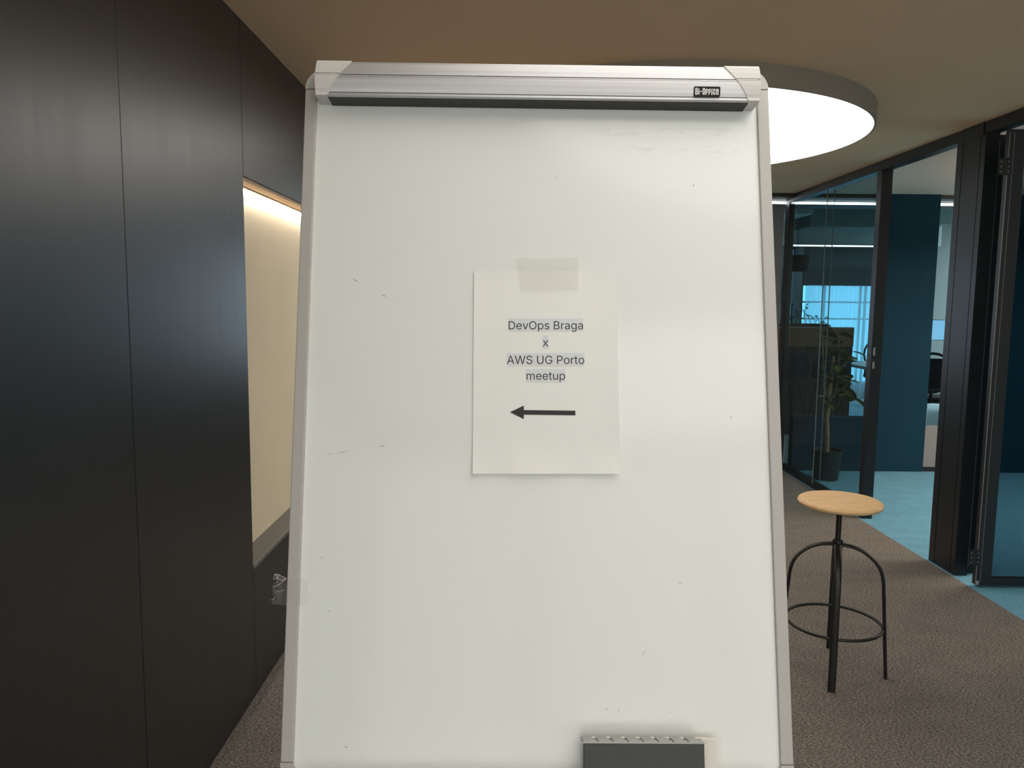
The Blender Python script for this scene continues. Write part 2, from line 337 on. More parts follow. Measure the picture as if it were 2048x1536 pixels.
# outlines of the four printed lines, thousandths of the type size
PRINT = [[[(219,0),(96,0),(96,57),(215,57),(254,60),(288,68),(318,81),(343,99),(363,122),(379,149),(390,181),(397,216),(399,255),(397,294),(390,329),(379,361),(364,388),(344,410),(320,428),(291,441),(258,449),(221,452),(93,452),(93,509),(225,509),(261,507),(294,501),(325,492),(353,478),(385,455),(412,426),(433,391),(446,361),(455,329),(460,293),(462,255),(460,217),(455,181),(446,149),(433,119),(417,92),(398,68),(376,48),(351,31),(322,17),(291,8),(256,2)],[(125,509),(125,0),(60,0),(60,509)],[(714,-8),(679,-5),(647,3),(619,16),(595,35),(574,58),(558,85),(546,116),(539,150),(536,187),(539,224),(546,258),(558,290),(574,317),(593,340),(617,359),(644,373),(674,382),(707,384),(728,383),(748,380),(768,374),(787,366),(805,355),(821,341),(836,324),(849,305),(859,282),(867,256),(872,227),(873,194),(873,169),(577,169),(577,221),(840,221),(812,202),(811,226),(807,248),(800,269),(791,286),(779,301),(765,314),(748,323),(729,328),(707,330),(686,328),(666,323),(649,313),(634,301),(621,286),(611,270),(604,251),(600,231),(598,211),(598,178),(600,151),(605,127),(613,106),(624,88),(637,73),(653,61),(672,53),(692,48),(715,46),(729,47),(743,49),(756,53),(768,58),(778,65),(788,73),(796,82),(803,93),(808,105),(867,91),(860,72),(850,55),(837,39),(822,26),(804,14),(785,4),(763,-3),(740,-7)],[(1069,0),(924,379),(990,379),(1071,155),(1079,132),(1087,110),(1093,87),(1099,64),(1105,42),(1112,21),(1090,21),(1097,42),(1103,64),(1109,87),(1115,110),(1122,132),(1130,155),(1211,379),(1278,379),(1132,0)],[(1562,-7),(1530,-5),(1500,1),(1472,11),(1446,25),(1422,42),(1400,63),(1381,88),(1365,115),(1352,146),(1343,179),(1337,215),(1336,254),(1337,293),(1343,329),(1352,362),(1365,393),(1381,421),(1400,445),(1422,466),(1446,484),(1472,498),(1500,508),(1530,514),(1562,516),(1594,514),(1624,508),(1652,498),(1679,484),(1703,466),(1724,445),(1743,421),(1759,393),(1772,362),(1781,329),(1786,293),(1788,254),(1786,215),(1781,179),(1772,146),(1759,115),(1743,88),(1724,63),(1703,42),(1679,25),(1652,11),(1624,1),(1594,-5)],[(1562,53),(1592,55),(1619,63),(1645,76),(1668,94),(1687,116),(1704,144),(1716,176),(1723,213),(1726,254),(1723,295),(1716,332),(1704,365),(1687,392),(1668,415),(1645,433),(1619,446),(1592,453),(1562,456),(1533,453),(1505,445),(1480,433),(1457,415),(1437,392),(1421,364),(1408,332),(1401,295),(1399,254),(1401,213),(1408,176),(1421,144),(1437,117),(1457,94),(1480,76),(1505,63),(1533,55)],[(1881,-143),(1881,379),(1941,379),(1941,319),(1947,319),(1952,327),(1958,336),(1966,346),(1975,355),(1986,364),(2000,373),(2016,379),(2035,383),(2058,384),(2088,382),(2116,374),(2142,361),(2164,342),(2183,320),(2198,293),(2210,261),(2217,227),(2219,189),(2217,151),(2210,116),(2199,84),(2183,57),(2164,34),(2142,16),(2116,3),(2088,-6),(2058,-8),(2036,-7),(2017,-3),(2001,4),(1988,12),(1976,21),(1967,31),(1959,41),(1952,50),(1947,59),(1942,59),(1942,-143)],[(2049,47),(2071,49),(2091,55),(2108,66),(2123,80),(2135,97),(2144,117),(2151,139),(2155,163),(2157,189),(2155,215),(2151,239),(2145,261),(2135,281),(2123,298),(2108,311),(2091,322),(2071,328),(2049,330),(2027,328),(2007,322),(1990,312),(1975,299),(1963,282),(1954,263),(1947,241),(1943,216),(1941,189),(1943,162),(1947,138),(1954,115),(1963,95),(1976,78),(1990,65),(2007,55),(2027,49)],[(2435,-8),(2410,-7),(2386,-3),(2365,3),(2346,12),(2329,24),(2315,38),(2303,54),(2294,73),(2288,94),(2347,107),(2354,87),(2364,72),(2377,60),(2394,52),(2413,47),(2434,45),(2459,47),(2480,53),(2497,62),(2511,74),(2518,88),(2521,103),(2519,115),(2515,126),(2507,136),(2496,144),(2482,150),(2465,155),(2402,170),(2371,180),(2345,192),(2325,208),(2311,227),(2303,249),(2300,274),(2302,295),(2308,314),(2318,332),(2332,347),(2348,360),(2368,370),(2390,378),(2414,383),(2440,384),(2465,383),(2487,379),(2507,372),(2524,363),(2539,352),(2552,339),(2562,324),(2571,308),(2577,290),(2521,277),(2515,291),(2507,304),(2496,316),(2481,325),(2463,331),(2440,333),(2419,331),(2400,326),(2384,317),(2371,305),(2364,292),(2362,277),(2363,264),(2368,253),(2377,243),(2389,235),(2405,229),(2425,223),(2482,209),(2514,200),(2540,187),(2559,171),(2573,153),(2581,131),(2584,107),(2582,85),(2576,65),(2565,47),(2551,31),(2534,18),(2513,6),(2489,-2),(2463,-7)],[(2866,0),(2866,509),(3047,509),(3080,507),(3109,501),(3135,491),(3156,477),(3173,461),(3187,442),(3196,421),(3202,398),(3204,374),(3203,353),(3199,336),(3192,320),(3184,307),(3174,295),(3162,286),(3149,278),(3135,272),(3121,267),(3121,262),(3137,260),(3153,254),(3169,245),(3184,234),(3197,220),(3208,203),(3217,184),(3222,161),(3224,136),(3222,111),(3216,88),(3206,67),(3192,48),(3173,31),(3150,18),(3122,8),(3090,2),(3052,0)],[(2930,57),(3051,57),(3086,60),(3115,67),(3136,80),(3150,96),(3158,115),(3161,137),(3160,153),(3155,169),(3148,184),(3138,197),(3126,209),(3111,218),(3094,225),(3075,229),(3054,231),(2930,231)],[(2930,285),(3044,285),(3062,287),(3078,290),(3094,296),(3108,304),(3119,314),(3129,326),(3136,340),(3140,355),(3142,372),(3139,393),(3131,412),(3118,429),(3100,442),(3076,449),(3046,452),(2930,452)],[(3314,0),(3314,379),(3374,379),(3374,321),(3377,321),(3386,339),(3398,354),(3414,367),(3433,377),(3453,383),(3475,385),(3480,385),(3485,385),(3491,384),(3497,384),(3501,384),(3505,384),(3505,322),(3503,323),(3498,324),(3492,324),(3484,325),(3477,326),(3469,326),(3452,324),(3436,321),(3421,315),(3408,306),(3397,296),(3388,284),(3381,269),(3377,254),(3376,237),(3376,0)],[(3681,-9),(3658,-7),(3636,-3),(3615,5),(3597,15),(3581,29),(3569,45),(3559,63),(3553,84),(3551,108),(3553,128),(3557,146),(3564,161),(3574,174),(3585,184),(3598,193),(3613,200),(3629,206),(3646,211),(3664,214),(3682,217),(3699,220),(3721,223),(3739,225),(3755,227),(3768,229),(3778,231),(3786,235),(3792,240),(3795,246),(3797,255),(3797,257),(3796,272),(3793,285),(3788,297),(3781,307),(3772,315),(3761,322),(3748,327),(3733,330),(3717,331),(3699,330),(3684,327),(3670,322),(3658,316),(3648,309),(3639,301),(3631,292),(3625,283),(3621,274),(3562,291),(3572,313),(3585,331),(3600,346),(3616,358),(3634,368),(3654,375),(3674,380),(3694,383),(3715,384),(3729,384),(3744,382),(3760,379),(3776,375),(3792,369),(3807,360),(3821,350),(3833,336),(3843,320),(3851,301),(3856,278),(3858,251),(3858,0),(3798,0),(3798,52),(3793,52),(3788,43),(3781,34),(3773,25),(3763,16),(3750,8),(3736,1),(3720,-4),(3702,-7)],[(3691,45),(3713,47),(3732,51),(3749,59),(3763,68),(3775,80),(3784,93),(3791,108),(3795,122),(3797,138),(3797,190),(3793,187),(3788,184),(3780,182),(3772,180),(3762,178),(3752,176),(3742,174),(3731,173),(3721,171),(3712,170),(3703,169),(3696,168),(3682,166),(3668,163),(3655,159),(3643,153),(3633,147),(3624,139),(3618,130),(3614,118),(3613,105),(3614,93),(3617,82),(3623,72),(3630,64),(3640,57),(3651,52),(3663,48),(3677,46)],[(4117,-151),(4090,-149),(4066,-146),(4044,-140),(4025,-132),(4007,-122),(3992,-110),(3980,-97),(3969,-84),(3961,-69),(4012,-41),(4017,-49),(4024,-57),(4032,-66),(4041,-74),(4052,-82),(4065,-88),(4079,-93),(4097,-96),(4117,-97),(4146,-95),(4171,-87),(4192,-75),(4209,-58),(4218,-34),(4222,-6),(4222,68),(4216,68),(4211,60),(4205,51),(4197,41),(4187,32),(4176,23),(4163,16),(4146,10),(4127,6),(4105,5),(4076,7),(4048,14),(4023,27),(4000,43),(3981,65),(3965,90),(3954,120),(3947,154),(3944,191),(3947,229),(3954,263),(3965,293),(3981,320),(4000,342),(4023,361),(4048,374),(4076,382),(4106,384),(4128,383),(4148,379),(4164,373),(4177,365),(4189,356),(4198,346),(4206,336),(4213,327),(4218,319),(4223,319),(4223,379),(4283,379),(4283,-9),(4280,-40),(4273,-67),(4260,-90),(4244,-109),(4224,-124),(4201,-136),(4175,-144),(4147,-149)],[(4115,59),(4137,61),(4157,66),(4174,75),(4188,87),(4201,103),(4210,121),(4217,142),(4221,166),(4223,193),(4221,219),(4217,242),(4210,264),(4201,283),(4189,299),(4174,312),(4157,322),(4137,328),(4115,330),(4093,328),(4073,322),(4055,312),(4040,298),(4028,282),(4019,262),(4012,241),(4008,218),(4006,193),(4008,167),(4012,144),(4019,123),(4029,104),(4041,88),(4056,76),(4073,66),(4093,61)],[(4495,-9),(4472,-7),(4450,-3),(4430,5),(4411,15),(4396,29),(4383,45),(4373,63),(4368,84),(4366,108),(4367,128),(4371,146),(4378,161),(4388,174),(4399,184),(4413,193),(4428,200),(4444,206),(4461,211),(4478,214),(4496,217),(4513,220),(4535,223),(4553,225),(4569,227),(4582,229),(4592,231),(4601,235),(4606,240),(4610,246),(4611,255),(4611,257),(4610,272),(4607,285),(4602,297),(4595,307),(4586,315),(4575,322),(4562,327),(4547,330),(4531,331),(4514,330),(4498,327),(4484,322),(4472,316),(4462,309),(4453,301),(4446,292),(4440,283),(4435,274),(4376,291),(4386,313),(4399,331),(4414,346),(4431,358),(4449,368),(4468,375),(4488,380),(4509,383),(4529,384),(4543,384),(4558,382),(4574,379),(4590,375),(4606,369),(4621,360),(4635,350),(4647,336),(4658,320),(4666,301),(4670,278),(4672,251),(4672,0),(4612,0),(4612,52),(4608,52),(4603,43),(4596,34),(4587,25),(4577,16),(4565,8),(4551,1),(4534,-4),(4516,-7)],[(4506,45),(4527,47),(4546,51),(4563,59),(4578,68),(4589,80),(4599,93),(4605,108),(4609,122),(4611,138),(4611,190),(4607,187),(4602,184),(4595,182),(4586,180),(4577,178),(4567,176),(4556,174),(4546,173),(4536,171),(4526,170),(4518,169),(4511,168),(4496,166),(4483,163),(4470,159),(4458,153),(4447,147),(4439,139),(4432,130),(4428,118),(4427,105),(4428,93),(4432,82),(4437,72),(4445,64),(4454,57),(4465,52),(4477,48),(4491,46)]],[[(21,0),(171,218),(171,171),(29,379),(100,379),(147,306),(159,287),(170,270),(179,253),(188,237),(198,221),(207,206),(175,206),(185,221),(194,237),(202,253),(211,270),(222,287),(233,306),(282,379),(352,379),(209,169),(209,214),(358,0),(287,0),(231,85),(219,103),(209,120),(200,136),(191,152),(182,167),(173,182),(205,182),(195,167),(187,152),(178,136),(170,120),(160,103),(148,85),(91,0)]],[[(16,0),(201,509),(276,509),(463,0),(395,0),(287,302),(280,323),(272,346),(264,372),(255,402),(244,438),(232,478),(245,478),(233,437),(222,402),(213,371),(204,345),(197,322),(191,302),(85,0)],[(110,142),(110,199),(370,199),(370,142)],[(635,0),(496,509),(562,509),(643,196),(647,179),(651,162),(655,145),(659,128),(663,111),(666,94),(670,76),(673,58),(677,40),(669,40),(672,58),(676,76),(679,94),(683,111),(687,128),(691,145),(695,162),(699,179),(704,196),(786,509),(859,509),(941,196),(946,179),(950,162),(954,145),(958,128),(962,111),(966,94),(970,76),(973,58),(977,40),(968,40),(971,58),(975,76),(978,94),(982,111),(986,128),(990,145),(994,162),(998,179),(1002,196),(1083,509),(1149,509),(1010,0),(935,0),(847,323),(842,345),(836,368),(831,391),(826,417),(821,445),(816,475),(829,475),(824,446),(819,420),(815,395),(810,371),(804,347),(798,323),(710,0)],[(1390,-9),(1354,-7),(1322,-1),(1293,9),(1268,23),(1247,40),(1230,60),(1217,83),(1208,109),(1204,137),(1270,137),(1274,118),(1280,102),(1289,88),(1301,76),(1316,66),(1332,59),(1350,53),(1370,50),(1390,49),(1412,50),(1433,54),(1452,60),(1469,69),(1483,79),(1495,92),(1504,106),(1510,122),(1511,139),(1510,154),(1505,168),(1498,179),(1488,189),(1476,197),(1462,205),(1446,211),(1429,217),(1411,222),(1350,239),(1311,253),(1278,269),(1252,289),(1233,313),(1222,341),(1218,372),(1220,400),(1228,425),(1241,448),(1258,468),(1279,484),(1304,498),(1331,508),(1361,514),(1393,516),(1425,514),(1455,508),(1482,498),(1506,484),(1526,468),(1543,449),(1556,427),(1564,403),(1567,378),(1503,378),(1498,402),(1486,421),(1468,437),(1446,449),(1420,456),(1391,459),(1370,457),(1351,454),(1333,448),(1318,440),(1305,430),(1295,418),(1287,405),(1283,391),(1281,376),(1283,359),(1288,345),(1297,334),(1308,324),(1321,315),(1335,308),(1350,302),(1364,297),(1378,293),(1430,279),(1445,275),(1461,270),(1477,264),(1494,256),(1510,248),(1525,238),(1538,226),(1550,213),(1560,198),(1568,180),(1573,161),(1574,139),(1572,112),(1565,87),(1552,64),(1536,43),(1515,25),(1489,11),(1460,0),(1427,-7)],[(2059,-8),(2021,-6),(1986,2),(1954,15),(1927,33),(1904,55),(1885,80),(1871,108),(1863,140),(1860,173),(1860,509),(1925,509),(1925,178),(1926,155),(1932,133),(1941,113),(1953,95),(1969,80),(1987,68),(2009,59),(2033,53),(2059,52),(2086,53),(2110,59),(2131,68),(2149,80),(2165,95),(2177,113),(2186,133),(2191,155),(2193,178),(2193,509),(2257,509),(2257,173),(2255,140),(2247,108),(2233,80),(2214,55),(2191,33),(2164,15),(2132,2),(2097,-6)],[(2586,-7),(2553,-5),(2522,1),(2494,11),(2467,25),(2443,43),(2421,64),(2402,88),(2387,116),(2374,146),(2365,179),(2360,215),(2358,254),(2360,293),(2365,329),(2374,362),(2387,393),(2402,421),(2421,445),(2442,466),(2466,484),(2493,498),(2521,508),(2551,514),(2582,516),(2609,514),(2634,510),(2658,504),(2681,494),(2701,483),(2721,469),(2738,453),(2753,436),(2767,416),(2778,395),(2786,373),(2792,349),(2726,349),(2720,365),(2713,379),(2705,393),(2695,406),(2685,417),(2674,427),(2661,436),(2647,443),(2633,448),(2617,453),(2600,455),(2583,456),(2553,453),(2526,445),(2501,432),(2478,414),(2458,392),(2442,364),(2431,332),(2423,295),(2421,254),(2423,213),(2431,177),(2443,145),(2459,117),(2479,95),(2502,76),(2528,63),(2556,56),(2586,53),(2614,55),(2639,61),(2662,71),(2683,85),(2700,102),(2714,123),(2724,147),(2730,173),(2732,202),(2752,199),(2600,199),(2600,256),(2795,256),(2795,200),(2792,160),(2783,124),(2768,91),(2748,62),(2723,38),(2694,19),(2661,5),(2625,-4)],[(3086,0),(3086,509),(3261,509),(3298,506),(3330,499),(3358,487),(3381,471),(3401,452),(3415,430),(3426,404),(3432,377),(3434,348),(3432,318),(3426,291),(3415,265),(3401,243),(3381,223),(3358,207),(3330,195),(3298,188),(3261,186),(3135,186),(3135,242),(3258,242),(3283,244),(3305,248),(3323,256),(3338,266),(3350,279),(3359,294),(3365,310),(3369,328),(3370,348),(3369,367),(3365,385),(3359,402),(3350,416),(3337,428),(3322,439),(3304,446),(3283,451),(3258,452),(3150,452),(3150,0)],[(3677,-8),(3644,-5),(3614,3),(3587,16),(3563,35),(3543,58),(3526,85),(3514,116),(3507,150),(3504,187),(3507,225),(3514,260),(3526,291),(3543,318),(3563,341),(3587,360),(3614,374),(3644,382),(3677,384),(3711,382),(3741,374),(3769,360),(3793,341),(3813,318),(3829,291),(3842,260),(3849,225),(3851,187),(3849,150),(3842,116),(3829,85),(3813,58),(3793,35),(3769,16),(3741,3),(3711,-5)],[(3677,46),(3701,49),(3722,55),(3740,66),(3755,80),(3768,97),(3777,117),(3784,139),(3788,163),(3789,187),(3788,212),(3784,236),(3777,258),(3768,278),(3755,296),(3740,310),(3722,321),(3701,328),(3677,330),(3654,328),(3633,321),(3615,310),(3600,296),(3588,278),(3579,258),(3572,236),(3568,212),(3566,187),(3568,163),(3572,139),(3579,117),(3588,97),(3600,80),(3615,66),(3633,55),(3654,49)],[(3938,0),(3938,379),(3997,379),(3997,321),(4001,321),(4010,339),(4022,354),(4038,367),(4056,377),(4076,383),(4098,385),(4103,385),(4109,385),(4115,384),(4120,384),(4125,384),(4129,384),(4129,322),(4126,323),(4122,324),(4115,324),(4108,325),(4100,326),(4092,326),(4075,324),(4059,321),(4044,315),(4031,306),(4020,296),(4011,284),(4004,269),(4000,254),(3999,237),(3999,0)],[(4348,379),(4348,327),(4151,327),(4151,379)],[(4209,471),(4270,471),(4270,98),(4272,83),(4275,70),(4280,61),(4289,55),(4300,51),(4315,50),(4319,50),(4324,50),(4330,51),(4335,52),(4341,53),(4346,54),(4357,2),(4351,0),(4344,-2),(4336,-3),(4328,-3),(4321,-4),(4313,-4),(4282,-1),(4257,7),(4236,21),(4221,41),(4212,64),(4209,93)],[(4579,-8),(4546,-5),(4516,3),(4489,16),(4465,35),(4444,58),(4428,85),(4416,116),(4408,150),(4406,187),(4408,225),(4416,260),(4428,291),(4444,318),(4465,341),(4489,360),(4516,374),(4546,382),(4579,384),(4612,382),(4643,374),(4670,360),(4694,341),(4715,318),(4731,291),(4743,260),(4750,225),(4753,187),(4750,150),(4743,116),(4731,85),(4715,58),(4694,35),(4670,16),(4643,3),(4612,-5)],[(4579,46),(4603,49),(4624,55),(4642,66),(4657,80),(4669,97),(4679,117),(4686,139),(4690,163),(4691,187),(4690,212),(4686,236),(4679,258),(4669,278),(4657,296),(4642,310),(4624,321),(4603,328),(4579,330),(4555,328),(4535,321),(4517,310),(4502,296),(4490,278),(4480,258),(4473,236),(4469,212),(4468,187),(4469,163),(4473,139),(4480,117),(4490,97),(4502,80),(4517,66),(4535,55),(4555,49)]],[[(53,0),(53,379),(112,379),(112,295),(108,295),(114,314),(122,331),(132,346),(144,358),(158,368),(172,376),(187,382),(203,385),(219,386),(245,383),(268,375),(287,361),(303,342),(314,320),(321,295),(312,295),(318,312),(326,329),(337,343),(350,356),(364,366),(381,375),(398,381),(417,385),(437,386),(458,385),(478,380),(497,372),(514,361),(529,346),(541,328),(550,307),(555,283),(557,255),(557,0),(496,0),(496,254),(493,279),(485,298),(473,313),(456,323),(438,329),(419,330),(402,329),(387,326),(374,320),(363,312),(353,302),(345,290),(340,277),(336,263),(335,247),(335,0),(274,0),(274,260),(272,280),(265,297),(253,311),(238,322),(220,328),(199,330),(185,329),(171,326),(158,320),(145,312),(135,302),(126,289),(119,274),(115,257),(114,238),(114,0)],[(822,-8),(787,-5),(755,3),(727,16),(702,35),(682,58),(665,85),(653,116),(646,150),(644,187),(646,224),(653,258),(665,290),(681,317),(701,340),(725,359),(752,373),(782,382),(815,384),(835,383),(856,380),(876,374),(895,366),(912,355),(929,341),(944,324),(956,305),(967,282),(975,256),(979,227),(981,194),(981,169),(685,169),(685,221),(948,221),(919,202),(918,226),(914,248),(907,269),(898,286),(887,301),(872,314),(856,323),(837,328),(815,330),(793,328),(773,323),(756,313),(741,301),(729,286),(719,270),(711,251),(707,231),(706,211),(706,178),(707,151),(712,127),(720,106),(731,88),(745,73),(761,61),(779,53),(800,48),(822,46),(837,47),(851,49),(863,53),(875,58),(886,65),(895,73),(903,82),(910,93),(915,105),(975,91),(968,72),(958,55),(945,39),(930,26),(912,14),(892,4),(871,-3),(847,-7)],[(1226,-8),(1191,-5),(1159,3),(1131,16),(1106,35),(1086,58),(1069,85),(1057,116),(1050,150),(1048,187),(1050,224),(1057,258),(1069,290),(1085,317),(1105,340),(1129,359),(1156,373),(1186,382),(1219,384),(1239,383),(1260,380),(1279,374),(1299,366),(1316,355),(1333,341),(1348,324),(1360,305),(1371,282),(1379,256),(1383,227),(1385,194),(1385,169),(1088,169),(1088,221),(1352,221),(1323,202),(1322,226),(1318,248),(1311,269),(1302,286),(1290,301),(1276,314),(1260,323),(1240,328),(1219,330),(1197,328),(1177,323),(1160,313),(1145,301),(1132,286),(1123,270),(1115,251),(1111,231),(1110,211),(1110,178),(1111,151),(1116,127),(1124,106),(1135,88),(1149,73),(1165,61),(1183,53),(1204,48),(1226,46),(1241,47),(1255,49),(1267,53),(1279,58),(1290,65),(1299,73),(1307,82),(1314,93),(1319,105),(1379,91),(1372,72),(1362,55),(1349,39),(1333,26),(1316,14),(1296,4),(1274,-3),(1251,-7)],[(1621,379),(1621,327),(1424,327),(1424,379)],[(1482,471),(1544,471),(1544,98),(1545,83),(1548,70),(1554,61),(1562,55),(1573,51),(1588,50),(1592,50),(1597,50),(1603,51),(1609,52),(1614,53),(1619,54),(1631,2),(1624,0),(1617,-2),(1609,-3),(1601,-3),(1594,-4),(1586,-4),(1556,-1),(1530,7),(1510,21),(1494,41),(1485,64),(1482,93)],[(1827,-5),(1803,-3),(1780,2),(1760,11),(1742,23),(1727,39),(1714,59),(1705,82),(1699,109),(1698,139),(1698,379),(1759,379),(1759,144),(1761,117),(1769,94),(1782,75),(1799,61),(1820,53),(1845,50),(1863,51),(1879,55),(1894,62),(1907,71),(1919,83),(1928,97),(1935,113),(1940,132),(1941,153),(1941,379),(2002,379),(2002,0),(1943,0),(1943,92),(1952,92),(1939,60),(1922,35),(1902,17),(1879,5),(1854,-3)],[(2108,-143),(2108,379),(2167,379),(2167,319),(2173,319),(2178,327),(2185,336),(2192,346),(2201,355),(2213,364),(2226,373),(2242,379),(2262,383),(2284,384),(2314,382),(2342,374),(2368,361),(2390,342),(2409,320),(2425,293),(2436,261),(2443,227),(2445,189),(2443,151),(2436,116),(2425,84),(2410,57),(2391,34),(2368,16),(2343,3),(2315,-6),(2284,-8),(2263,-7),(2244,-3),(2228,4),(2214,12),(2202,21),(2193,31),(2185,41),(2178,50),(2173,59),(2169,59),(2169,-143)],[(2275,47),(2297,49),(2317,55),(2334,66),(2349,80),(2361,97),(2371,117),(2378,139),(2382,163),(2383,189),(2382,215),(2378,239),(2371,261),(2362,281),(2349,298),(2335,311),(2317,322),(2298,328),(2275,330),(2253,328),(2233,322),(2216,312),(2201,299),(2189,282),(2180,263),(2173,241),(2169,216),(2168,189),(2169,162),(2173,138),(2180,115),(2190,95),(2202,78),(2217,65),(2234,55),(2253,49)]]]
def print_line(k, x0, x1, base, n, parent):
    xs = [a for p in PRINT[k] for a, b in p]; m0 = min(xs); f = (x1 - x0) * 1000 / (max(xs) - m0)
    return outline_mesh('lettering', PRINT[k], 'ink', parent, lambda a: x0 * 1000 + (a - m0) * f, lambda b: base * 1000 + b * f, n)
def struct(name, bm, material, label=None, parent=None):
    o = obj(name, bm, material, parent)
    if parent is None: tag(o, label, None, None, 'structure')
    return o

# ================================================================== SETTING
XL, XR, ZC = -0.995, 2.64, 2.60
YB, YE = -3.2, 7.25                  # wall behind the camera, edge of the low ceiling
# floors
floor = struct('floor', bx(XL - 0.2, 2.625, YB, 13.2, -0.10, 0.0), 'carpet', 'grey brown flecked carpet of the corridor')
o = struct('floor_room', bx(2.625, 6.6, YB, 7.22, -0.10, 0.0), 'blue_carpet', 'light blue carpet of the glazed room')
o = struct('floor_office', bx(2.625, 12.2, 7.22, 13.2, -0.10, 0.0), 'pale_floor', 'pale floor of the open office')
# low ceiling
struct('ceiling', bx(XL - 0.2, 2.68, YB, YE, ZC, ZC + 0.12), 'ceiling', 'taupe ceiling over the corridor')
struct('ceiling_room', bx(2.68, 6.6, YB, YE, ZC, ZC + 0.12), 'room_ceiling', 'ceiling of the glazed room, tinted warmer against blue bounce light')
struct('ceiling_office', bx(XL - 0.2, 12.2, YE, 13.2, 3.05, 3.15), 'office_ceil', 'blue grey ceiling of the open office')
struct('trim_1', bx(XL, 6.6, YE, YE + 0.45, 2.566, 3.05), 'charcoal', 'dark bulkhead edge at the end of the low ceiling')

# ---- left wall: dark laminate panels on a backing, with a lit niche
wl = empty('wall_left', (XL, 0, 0)); tag(wl, 'dark laminate panel wall with a lit niche', None, None, 'structure')
obj('backing', bx(-0.20, -0.120, -0.715, YE, 0, ZC), 'gap', wl)
G = 0.0016
def panel(y0, y1, z0, z1):
    obj('wall_panel', bx(-0.120, 0.0, y0 + G, y1 - G, z0, z1, bev=0.0008, seg=1), 'panel', wl)
ys = [-0.715] + [2.945 - 0.915 * k for k in range(3, 0, -1)] + [2.945]
for a, b in zip(ys, ys[1:]): panel(a, b, 0.0, ZC)
for k in range(3):
    a = 2.945 + 0.915 * k
    obj('wall_panel', bx(-0.098, 0.0, a + G, a + 0.915 - G, 2.034, ZC, bev=0.0008, seg=1), 'panel', wl)
    obj('wall_panel', bx(-0.098, 0.0, a + G, a + 0.915 - G, 0.0, 0.518, bev=0.0008, seg=1), 'panel', wl)
panel(5.69, 6.605, 0, ZC); panel(6.605, YE, 0, ZC)
N0, N1 = 2.947, 5.688
obj('niche_back', bx(-0.120, -0.098, N0, N1, 0.5, 2.05), 'plaster', wl)
obj('niche_ledge', bx(-0.098, -0.001, N0, N1, 0.518, 0.533), 'ledge', wl)
obj('ledge_edge', bx(-0.001, 0.003, N0, N1, 0.518, 0.5335), 'ledge_edge', wl)
obj('niche_soffit', bx(-0.060, -0.006, N0, N1, 2.022, 2.034), 'soffit', wl)
sl = empty('strip_light', (XL, 0.5 * (N0 + N1), 2.0)); tag(sl, 'warm light strip along the top of the wall niche', 'light strip')
h = 0.5 * (N1 - N0)
obj('profile', bx(-0.0840, -0.0680, -h, h, 0.020, 0.034), 'strip_case', sl)
obj('diffuser', bx(-0.0925, -0.0850, -h, h, 0.024, 0.034), 'strip', sl)

w5 = empty('fill_window_5', (XL - 0.10, YB, 0)); tag(w5, 'unseen full height side window added behind the viewer on the left for cool light', None, None, 'structure')  # unseen window added to light the board from the left
for z0, z1 in ((0, 0.10), (2.45, ZC)): obj('window_frame', bx(-0.05, 0.05, 0, 2.485, z0, z1), 'black_metal', w5)
for k in range(3):
    a = k * 1.2125
    obj('window_frame', bx(-0.05, 0.05, a, a + 0.06, 0.10, 2.45), 'black_metal', w5)
    if k < 2: obj('window_pane', bx(-0.005, 0.005, a + 0.06, a + 1.2125, 0.10, 2.45), 'grey_pane', w5)
# ---- unseen window wall added as frontal fill behind the camera, and closing walls
w3 = empty('fill_window_3', (0, YB - 0.05, 0)); tag(w3, 'unseen full width window wall added behind the viewer for frontal daylight', None, None, 'structure')
obj('window_frame', bx(XL - 0.2, 6.6, -0.05, 0.05, 0, 0.10), 'black_metal', w3)
obj('window_frame', bx(XL - 0.2, 6.6, -0.05, 0.05, 2.45, ZC), 'black_metal', w3)
for k in range(7):
    a = XL - 0.2 + k * 1.26
    obj('window_frame', bx(a, a + 0.06, -0.05, 0.05, 0.10, 2.45), 'black_metal', w3)
    if k < 6: obj('window_pane', bx(a + 0.06, a + 1.26, -0.005, 0.005, 0.10, 2.45), 'warming_pane', w3)
we = empty('wall_end', (0, 8.6, 0)); tag(we, 'taupe wall with an added window closing the far end of the corridor', None, None, 'structure')
for a in ((XL - 0.2, -0.4, 0, 3.05), (1.15, 3.02, 0, 3.05), (-0.4, 1.15, 0, 0.85), (-0.4, 1.15, 2.20, 3.05)): obj('wall_piece', bx(a[0], a[1], 0, 0.12, a[2], a[3]), 'taupe', we)
w4 = empty('fill_window_4', (-0.4, 8.66, 0.85)); tag(w4, 'window added for light at the far end of the corridor, hidden by the whiteboard', None, None, 'structure')  # hidden window added to brighten the reflection in the left wall
for a in (0, 0.75, 1.51): obj('window_frame', bx(a, a + 0.04, -0.03, 0.03, 0, 1.35), 'black_metal', w4)
for z in (0, 1.31): obj('window_frame', bx(0.04, 1.51, -0.03, 0.03, z, z + 0.04), 'black_metal', w4)
obj('window_pane', bx(0.04, 0.75, -0.004, 0.004, 0.04, 1.31), 'grey_pane', w4); obj('window_pane', bx(0.79, 1.51, -0.004, 0.004, 0.04, 1.31), 'grey_pane', w4)
struct('wall_side', bx(XL - 0.2, XL - 0.1, YE, 8.60, 0, 3.05), 'taupe', 'side wall past the corridor panels')

